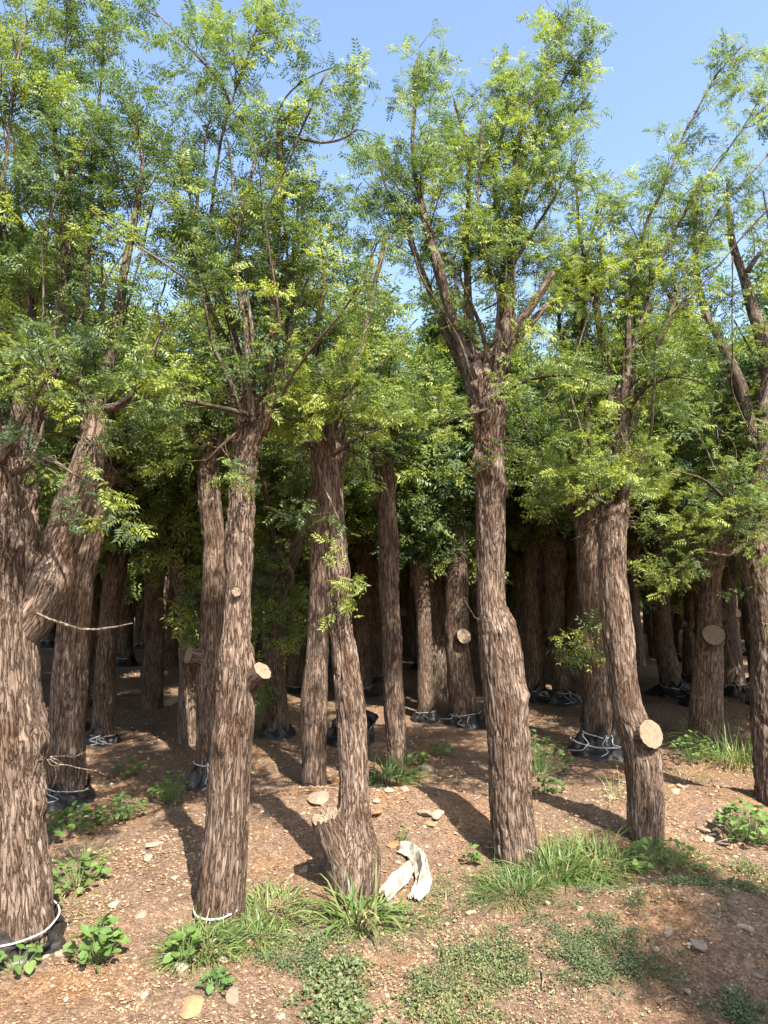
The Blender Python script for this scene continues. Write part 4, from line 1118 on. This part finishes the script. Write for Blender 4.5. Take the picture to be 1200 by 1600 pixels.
for args in [
    (605, 1218, 30, 0.30, 130, 'dark shaded grass tuft at the foot of the thin twisted trunk', 1, 0.008, 0.9, 0.12),
    (562, 1440, 38, 0.24, 110, 'long bladed grass tuft in front of the splintered stump', 2, 0.011, 0.8, 0.5),
    (425, 1425, 44, 0.16, 200, 'spreading grass clump between the roped trunk and the splintered stump', 3, 0.006, 0.9, 0.6),
    (315, 1480, 50, 0.13, 300, 'short grass clump around the foot of the roped trunk', 4, 0.005, 0.7, 0.5),
    (395, 1465, 40, 0.13, 220, 'low grass between the roped trunk and the bluish ground cover', 5, 0.005, 0.8, 0.5),
    (800, 1395, 46, 0.17, 320, 'fine grass clump in front of the tall straight trunk', 6, 0.004, 0.7, 0.3),
    (868, 1375, 46, 0.26, 300, 'tall arching grass clump beside the tall straight trunk', 7, 0.0055, 0.7, 0.45),
    (935, 1355, 44, 0.24, 260, 'lush grass clump in the shadow between the tall and the bent trunks', 8, 0.006, 0.8, 0.5),
    (1150, 1190, 36, 0.42, 220, 'tall bright grass beside the reddish trunk', 9, 0.007, 0.6, 0.65),
    (1085, 1140, 26, 0.25, 80, 'thin grass sprouting behind the reddish trunk', 10, 0.006, 0.7, 0.55),
    (105, 1420, 26, 0.16, 50, 'dry straw coloured grass wisps beside the stoutest trunk', 11, 0.004, 1.3, 0.95),
    (125, 1345, 30, 0.16, 60, 'wispy half dry grass among the weeds by the stoutest trunk', 12, 0.004, 1.1, 0.8),
    (1075, 1345, 34, 0.18, 60, 'sparse grass wisps on the slope behind the spoil mound', 13, 0.004, 0.9, 0.7),
    (1075, 1215, 30, 0.14, 50, 'sparse yellow grass on the open slope behind the bent trunk', 14, 0.004, 0.9, 0.75),
    (630, 1440, 22, 0.12, 40, 'few short grass blades beside the torn sack', 15, 0.006, 0.9, 0.5),
    (960, 1255, 16, 0.26, 14, 'few tall thin grass stalks in front of the black roped bag', 16, 0.004, 0.35, 0.7),
    (1022, 1240, 12, 0.12, 30, 'small bright grass sprig against the bent trunk', 17, 0.005, 0.7, 0.7),
    (715, 1410, 40, 0.10, 70, 'thin grass scattered over the dirt beside the torn sack', 18, 0.004, 0.9, 0.5),
]: tuft(args[0], args[1], args[2], args[3] * 1.2, int(args[4] * 1.7), *args[5:])

def cover(px, py, rx, ry, n, size, tint, label, seed, height=0.03, spread=0.18):
    n = int(n * 2.6); rx *= 1.35; ry *= 1.3; size *= 0.85
    """low creeping plants: thousands of tiny leaves, nobody could count them"""
    r = R_(seed + 2100)
    a = r.random(n) * 6.283; q = np.sqrt(r.random(n))
    x = px + rx * q * np.cos(a); y = py + ry * q * np.sin(a)
    d = np.stack([(x - 600) / F, CP + (y - 800) / F * SP, SP - (y - 800) / F * CP], 1)
    P = CAM + d * (-1.6 / d[:, 2])[:, None]
    edge = fbm(np.stack([P[:, 0] * 6, P[:, 1] * 6, P[:, 0] * 0], 1), seed, 3)
    fine = fbm(np.stack([P[:, 0] * 17, P[:, 1] * 17, P[:, 0] * 0 + 3], 1), seed + 40, 2)
    keep = r.random(n) < np.clip(0.22 + 1.5 * edge + 1.3 * fine + 0.9 * (0.6 - q), 0, 1) ** 1.5
    P = P[keep]; n = len(P)
    zz = ground(P[:, 0], P[:, 1])
    hh = height * (0.15 + r.random(n)) * (0.6 + np.clip(edge[keep], -.4, .6))
    P[:, 2] = zz + hh
    fw = r.normal(size=(n, 3)) * np.array([1, 1, 0.5]); fw = norm(fw + np.array([0, 0, 0.35]))
    up = np.array([0, 0, 1.0]) + 0.5 * r.normal(size=(n, 3)); sd = norm(np.cross(up, fw)); nz = np.cross(fw, sd)
    s = size * (0.55 + 0.8 * r.random(n))
    tv = np.array([[0, 0, 0], [0.5, 0.34, 0.1], [1, 0, -0.05], [0.5, -0.34, 0.1]])
    V = (tv[None, :, 0:1] * fw[:, None] + tv[None, :, 1:2] * sd[:, None] + tv[None, :, 2:3] * nz[:, None]) * s[:, None, None] + P[:, None]
    T = (np.array([[0, 3, 2], [0, 2, 1]])[None] + np.arange(n)[:, None, None] * 4).reshape(-1, 3)
    t = np.clip(tint + spread * r.normal(size=n), 0, 1)
    o = link('ground_cover', mesh_np('ground_cover', V.reshape(-1, 3), None, T, {'tint': np.repeat(t, 4)}, False, [M_COVER]))
    tag(o, label, 'ground cover', kind='stuff')
cover(450, 1500, 110, 42, 9000, 0.011, 0.15, 'bluish green creeping mat below the roped trunk', 1, 0.035)
cover(910, 1490, 80, 75, 12000, 0.011, 0.20, 'dense green creeping mat at the edge of the spoil mound', 2, 0.035, 0.12)
cover(560, 1570, 95, 55, 4600, 0.021, 0.42, 'round leaved creeping weeds on the near dirt', 3, 0.04)
cover(720, 1500, 90, 60, 6000, 0.013, 0.45, 'patchy creeping weeds on dirt below the torn sack', 4, 0.03, 0.25)
cover(780, 1560, 120, 60, 7000, 0.013, 0.62, 'yellowish and reddish creeping weeds on near dirt', 5, 0.028, 0.3)
cover(1150, 1405, 85, 55, 7000, 0.015, 0.45, 'creeping weeds on the slope beside the spoil mound', 6, 0.04)
cover(1120, 1440, 60, 36, 2500, 0.013, 0.35, 'sparse creeping weeds below the spoil mound', 7, 0.03)
cover(720, 1400, 70, 34, 2500, 0.013, 0.5, 'sparse creeping weeds between the torn sack and the fine grass', 8, 0.03)
cover(430, 1450, 90, 30, 2600, 0.014, 0.55, 'yellow green ground cover among the low grass', 9, 0.03)
cover(1000, 1540, 60, 40, 1200, 0.013, 0.2, 'thin dark creeping weeds on the near dirt', 10, 0.025)
cover(800, 1480, 420, 110, 9000, 0.012, 0.5, 'thin scattered creeping weeds all over the near dirt', 12, 0.02, 0.25)
cover(1170, 1590, 60, 30, 1800, 0.013, 0.2, 'dark creeping weeds on the near dirt beside the slope', 11, 0.03)

# ------------------------------------------------------------------ stones
def stone_mesh(seed, mt, sub=2):
    import bmesh
    bm = bmesh.new(); bmesh.ops.create_icosphere(bm, subdivisions=sub, radius=1.0)
    for v in bm.verts:
        p = np.array(v.co)[None]
        f = 1 + 0.38 * float(vnoise(p * 1.1 + seed * 9.1, seed)[0]) + 0.14 * float(vnoise(p * 2.6 + seed, seed + 1)[0])
        v.co = v.co * f
    r = R_(seed)
    for k in range(10):                    # broken flat faces
        d = Vector(norm(r.normal(size=3))); lim = 0.50 + 0.25 * r.random()
        for v in bm.verts:
            q = v.co.dot(d)
            if q > lim: v.co -= d * (q - lim) * 0.9
    me = bpy.data.meshes.new('stone'); bm.to_mesh(me); bm.free(); me.materials.append(mt)
    return me
SM = {k: [stone_mesh(s0 + i, m) for i in range(4)] for k, m, s0 in (('tan', M_STONE, 10), ('pale', M_PALE, 20), ('rust', M_RUST, 30), ('grey', M_GREY, 40))}
def stone(px, py, w_px, h_px, kind, label, seed, group=None, flat=0.45, name='stone'):
    g = ground_hit(px, py); r = R_(seed + 4000)
    w = w_px / 2 * g[1] / F
    dep = max(h_px / 2 * g[1] / F / max(0.35, (1.6 / np.linalg.norm(g - CAM))), w * 0.45); dep = min(dep, w * 1.7)
    o = link(name, SM[kind][int(r.integers(4))])
    hz = min(w, dep) * flat
    o.location = (g[0], g[1], gz(g[0], g[1]) + hz * 0.22); o.scale = (w, dep, hz); o.rotation_euler = (r.normal() * .12, r.normal() * .12, r.normal() * 0.5)
    tag(o, label, 'stone', group)
for k, a in enumerate([
    (222, 1431, 24, 15, 'pale', 'flat pale oval stone on open dirt near the bushy weed'), (180, 1414, 20, 20, 'pale', 'flat pale stone tilted on dirt above the bushy weed'),
    (242, 1322, 22, 18, 'tan', 'tan wedge shaped stone on sunny dirt between trunks'), (231, 1342, 16, 11, 'tan', 'tan oval stone just below the wedge shaped stone'),
    (274, 1373, 14, 16, 'pale', 'pale squarish stone close to the roped trunk shadow'), (300, 1578, 44, 28, 'rust', 'flat orange brown stone on the near dirt'),
    (362, 1558, 30, 42, 'grey', 'brown boulder lying beside low dark weeds'), (348, 1502, 15, 12, 'grey', 'grey rounded stone at the edge of the short grass'),
    (100, 1494, 26, 16, 'tan', 'tan stone half buried beside the black band'), (70, 1497, 12, 10, 'tan', 'small tan stone near the half buried stone'),
    (284, 1513, 26, 12, 'pale', 'pale flat slab beside the broadleaf seedling'), (590, 1270, 20, 20, 'rust', 'rusty orange stone on the bank behind the splintered stump'),
    (660, 1272, 22, 20, 'grey', 'brown stone on the bank where the shadow begins'), (684, 1273, 26, 18, 'tan', 'pinkish tan stone lying on the shadow edge of the bank'),
    (672, 1288, 16, 12, 'rust', 'small orange stone below the pinkish tan stone'), (588, 1253, 14, 10, 'pale', 'pale stone on the bank behind the slender trunk'),
    (608, 1236, 14, 16, 'pale', 'pale upright stone on the crest of the bank'), (594, 1230, 18, 10, 'pale', 'pale flat stone on the crest of the bank'),
    (525, 1222, 18, 30, 'rust', 'reddish slab leaning behind the slender trunk'), (497, 1250, 34, 22, 'pale', 'cream rock by the foot of the brown trunk'),
    (632, 1233, 14, 12, 'tan', 'tan stone on the crest beside the pale stones'), (667, 1205, 24, 12, 'grey', 'grey flat stone under the bright weed sprigs'),
    (1100, 1298, 22, 16, 'tan', 'tan broken stone in the pile beside the broadleaf patch'), (1118, 1288, 20, 14, 'tan', 'tan stone in the pile under the dark curved trunk'),
    (1108, 1312, 18, 12, 'pale', 'pale chip in the stone pile beside the broadleaf patch'), (1130, 1318, 20, 12, 'grey', 'brown stone at the end of the stone pile'),
    (1092, 1482, 30, 18, 'grey', 'long brown stone on the shaded side of the mound'), (1044, 1461, 14, 13, 'grey', 'round brown stone on the mound'),
    (1182, 1528, 22, 14, 'grey', 'grey flat stone on the near slope'), (1062, 1370, 6, 16, 'pale', 'thin white upright chip on top of the mound'),
    (955, 1246, 14, 14, 'pale', 'white rounded stone on orange dirt behind the grass'), (975, 1223, 12, 10, 'pale', 'white stone beside the bent trunk'),
    (932, 1253, 10, 10, 'tan', 'small tan stone beside the white rounded stone'), (1055, 1238, 18, 10, 'tan', 'reddish tan stone at the shadow of the dark curved trunk'),
    (906, 1421, 12, 10, 'grey', 'dark grey pebble on the near edge of the mound'), (475, 1362, 16, 14, 'pale', 'pale stone in the shadow of the splintered stump'),
    (615, 1322, 22, 9, 'rust', 'flat reddish shard touching the torn sack'), (1165, 1452, 24, 14, 'pale', 'pale stones heap edge under creeping weeds'),
    (440, 1590, 18, 12, 'pale', 'pale stone on the near dirt beside round leaved weeds'), (225, 1560, 18, 12, 'grey', 'grey stone in the dappled near dirt'),
    (205, 1085, 34, 20, 'tan', 'dusty rock in shade beside the almost black trunk'), (265, 1100, 30, 22, 'pale', 'pale litter rock at the foot of the almost black trunk')]):
    stone(*a[:6], k)
rr = R_(55)
cnt = 0
while cnt < 110:
    px, py = rr.uniform(80, 1195), 1195 + 400 * rr.random() ** 0.8
    g = ground_hit(px, py)
    if any(abs(px - t_[0]) < t_[2] and abs(py - t_[1]) < 26 for t_ in ((30, 1480, 90), (340, 1430, 55), (550, 1385, 60), (805, 1345, 60), (1008, 1310, 50), (1205, 1250, 40))): continue
    w = 5 + 8 * rr.random() ** 2
    stone(px, py, w, w * rr.uniform(.5, 1), ['tan', 'tan', 'pale', 'grey', 'tan', 'grey'][cnt % 6], 'small %s pebble lying loose on the gravelly dirt' % ['tan', 'tan', 'pale', 'brown', 'tan', 'brown'][cnt % 6],
          100 + cnt, 'loose %s pebbles' % ['tan', 'tan', 'pale', 'brown', 'tan', 'brown'][cnt % 6], 0.6, 'pebble')
    cnt += 1

# ------------------------------------------------------------------ torn sack, empty bag, sticks
def torn_sack():
    g0 = ground_hit(640, 1390)
    base = np.array([g0[0], g0[1], gz(g0[0], g0[1])])
    o = link('torn_sack', None, None, tuple(base)); tag(o, 'crumpled strip of dirty white woven sack lying beside the slender trunk', 'sack')
    def strip(pix, width, seed, name):
        pts = np.array([ground_hit(*p) for p in pix])
        P, _, t = resample(pts, np.ones(len(pts)), 0.008, 0.05)
        T = norm(np.gradient(P, axis=0)); side = norm(np.cross(T, [0, 0, 1.0]))
        u = np.linspace(-1, 1, 26)
        wv = np.interp(np.linspace(0, 1, len(P)), [0, .12, .5, .85, 1], width)
        U, S = np.meshgrid(u, t)
        arch = 0.055 * (1 - U ** 2) * np.interp(np.linspace(0, 1, len(P)), [0, .2, .8, 1], [.5, 1, 1, .4])[:, None]
        p = np.stack([U * 3.2, S * 7, U * 0 + seed], -1)
        wr = 0.026 * vnoise(p * np.array([2.2, .55, 1]), seed) + 0.022 * np.abs(vnoise(p * np.array([3.5, 1.0, 1]), seed + 2)) + 0.006 * vnoise(p * 4, seed + 3)
        V = P[:, None] + side[:, None] * (U * wv[:, None] * (1 + .12 * vnoise(p, seed + 5)))[..., None]
        V[..., 2] = ground(V[..., 0], V[..., 1]) + 0.006 + arch + wr * (1.1 - 0.5 * np.abs(U))
        n, m = U.shape
        i = np.arange(n - 1)[:, None] * m + np.arange(m - 1)[None]
        Q = np.stack([i, i + 1, i + m + 1, i + m], -1).reshape(-1, 4)
        ob = link(name, mesh_np(name, V.reshape(-1, 3) - base, Q, mats=[M_SACK]), o)
        ob.modifiers.new('thick', 'SOLIDIFY').thickness = 0.002
    strip([(626, 1330), (646, 1338), (659, 1358), (663, 1382), (656, 1402), (646, 1412)], [0.045, .05, .042, .045, .03], 3, 'sack_fold')
    strip([(598, 1410), (612, 1394), (628, 1382), (642, 1362)], [0.03, .04, .04, .035, .025], 8, 'sack_flap')
torn_sack()

def empty_bag():
    g = ground_hit(548, 1160); z = gz(g[0], g[1])
    o = link('empty_bag', None, None, (g[0], g[1], z)); tag(o, 'slumped empty black plastic planting bag behind the slender trunk', 'plastic bag')
    segs, nr = 64, 18
    A, K = np.meshgrid(np.arange(segs) * 2 * math.pi / segs, np.linspace(0, 1, nr))
    p = np.stack([np.cos(A) * 2, np.sin(A) * 2, K * 2], -1)
    rad = 0.22 * (1 + 0.10 * np.sin(A * 6 + 2 * vnoise(p, 4)) * K + 0.15 * fbm(p * 1.5, 5, 3)) * np.interp(K, [0, .1, .8, 1], [.9, 1, .95, 1.05])
    Z = -0.03 + K * (0.15 + 0.13 * np.clip(np.cos(A - 0.9), -.6, 1) + 0.05 * vnoise(p, 6))
    V = np.stack([rad * np.cos(A), rad * np.sin(A), Z], -1).reshape(-1, 3)
    i = np.arange(nr - 1)[:, None] * segs; j = np.arange(segs)[None]; k = (j + 1) % segs
    Q = np.stack([i + j, i + k, i + segs + k, i + segs + j], -1).reshape(-1, 4)
    ob = link('bag_wall', mesh_np('bag_wall', V, Q, mats=[M_BAG]), o); ob.modifiers.new('thick', 'SOLIDIFY').thickness = 0.004
    P = np.stack([0.225 * np.cos(A[0]), 0.225 * np.sin(A[0]), 0 * A[0]], 1)
    rim = V.reshape(nr, segs, 3)[-1]; rim = np.concatenate([rim, rim[:1]])
    Vr, Qr, _ = tube_np(rim, np.full(len(rim), .008), 6); link('rim', mesh_np('rim', Vr, Qr, mats=[M_BAG]), o)
empty_bag()

STICKS = [((735, 1100), (752, 1085), 'short pale stick propped beside the thin shaded trunk'), ((742, 1108), (775, 1098), 'pale stick lying by the thin shaded trunk'),
          ((1010, 1095), (1060, 1110), 'pale stick among black plastic by the slanting trunk'), ((465, 1432), (474, 1450), 'small broken stick in the spreading grass clump'),
          ((80, 1452), (130, 1436), 'thin dry stick on dirt beside the black band'), ((880, 1212), (905, 1190), 'dry twig on the ground beside the dark leafy bush'),
          ((1030, 1575), (1056, 1560), 'thin pale twig on the near dirt'), ((845, 1520), (848, 1548), 'short pale twig beside the dense creeping mat')]
for k, (a, b, lab) in enumerate(STICKS):
    A_, B_ = ground_hit(*a), ground_hit(*b)
    mid = (A_ + B_) / 2
    pts = np.array([A_, mid, B_]); pts[:, 2] = ground(pts[:, 0], pts[:, 1]) + 0.006
    pts[1, 2] += 0.01; pts[1, :2] += 0.01
    P, Rr, t = resample(pts, [0.006, 0.005, 0.003], 0.01, 0.02)
    V, Q, rest = tube_np(P, Rr, 7, bark_disp(0.001, k, .1))
    o = link('fallen_stick', mesh_np('fallen_stick', V - mid, Q, None, {'bc': rest}, True, [M_DEADTWIG]), None, tuple(mid)); tag(o, lab, 'stick')
print('LEAVES', STATS, 'tris', sum(len(m.polygons) for m in bpy.data.meshes))
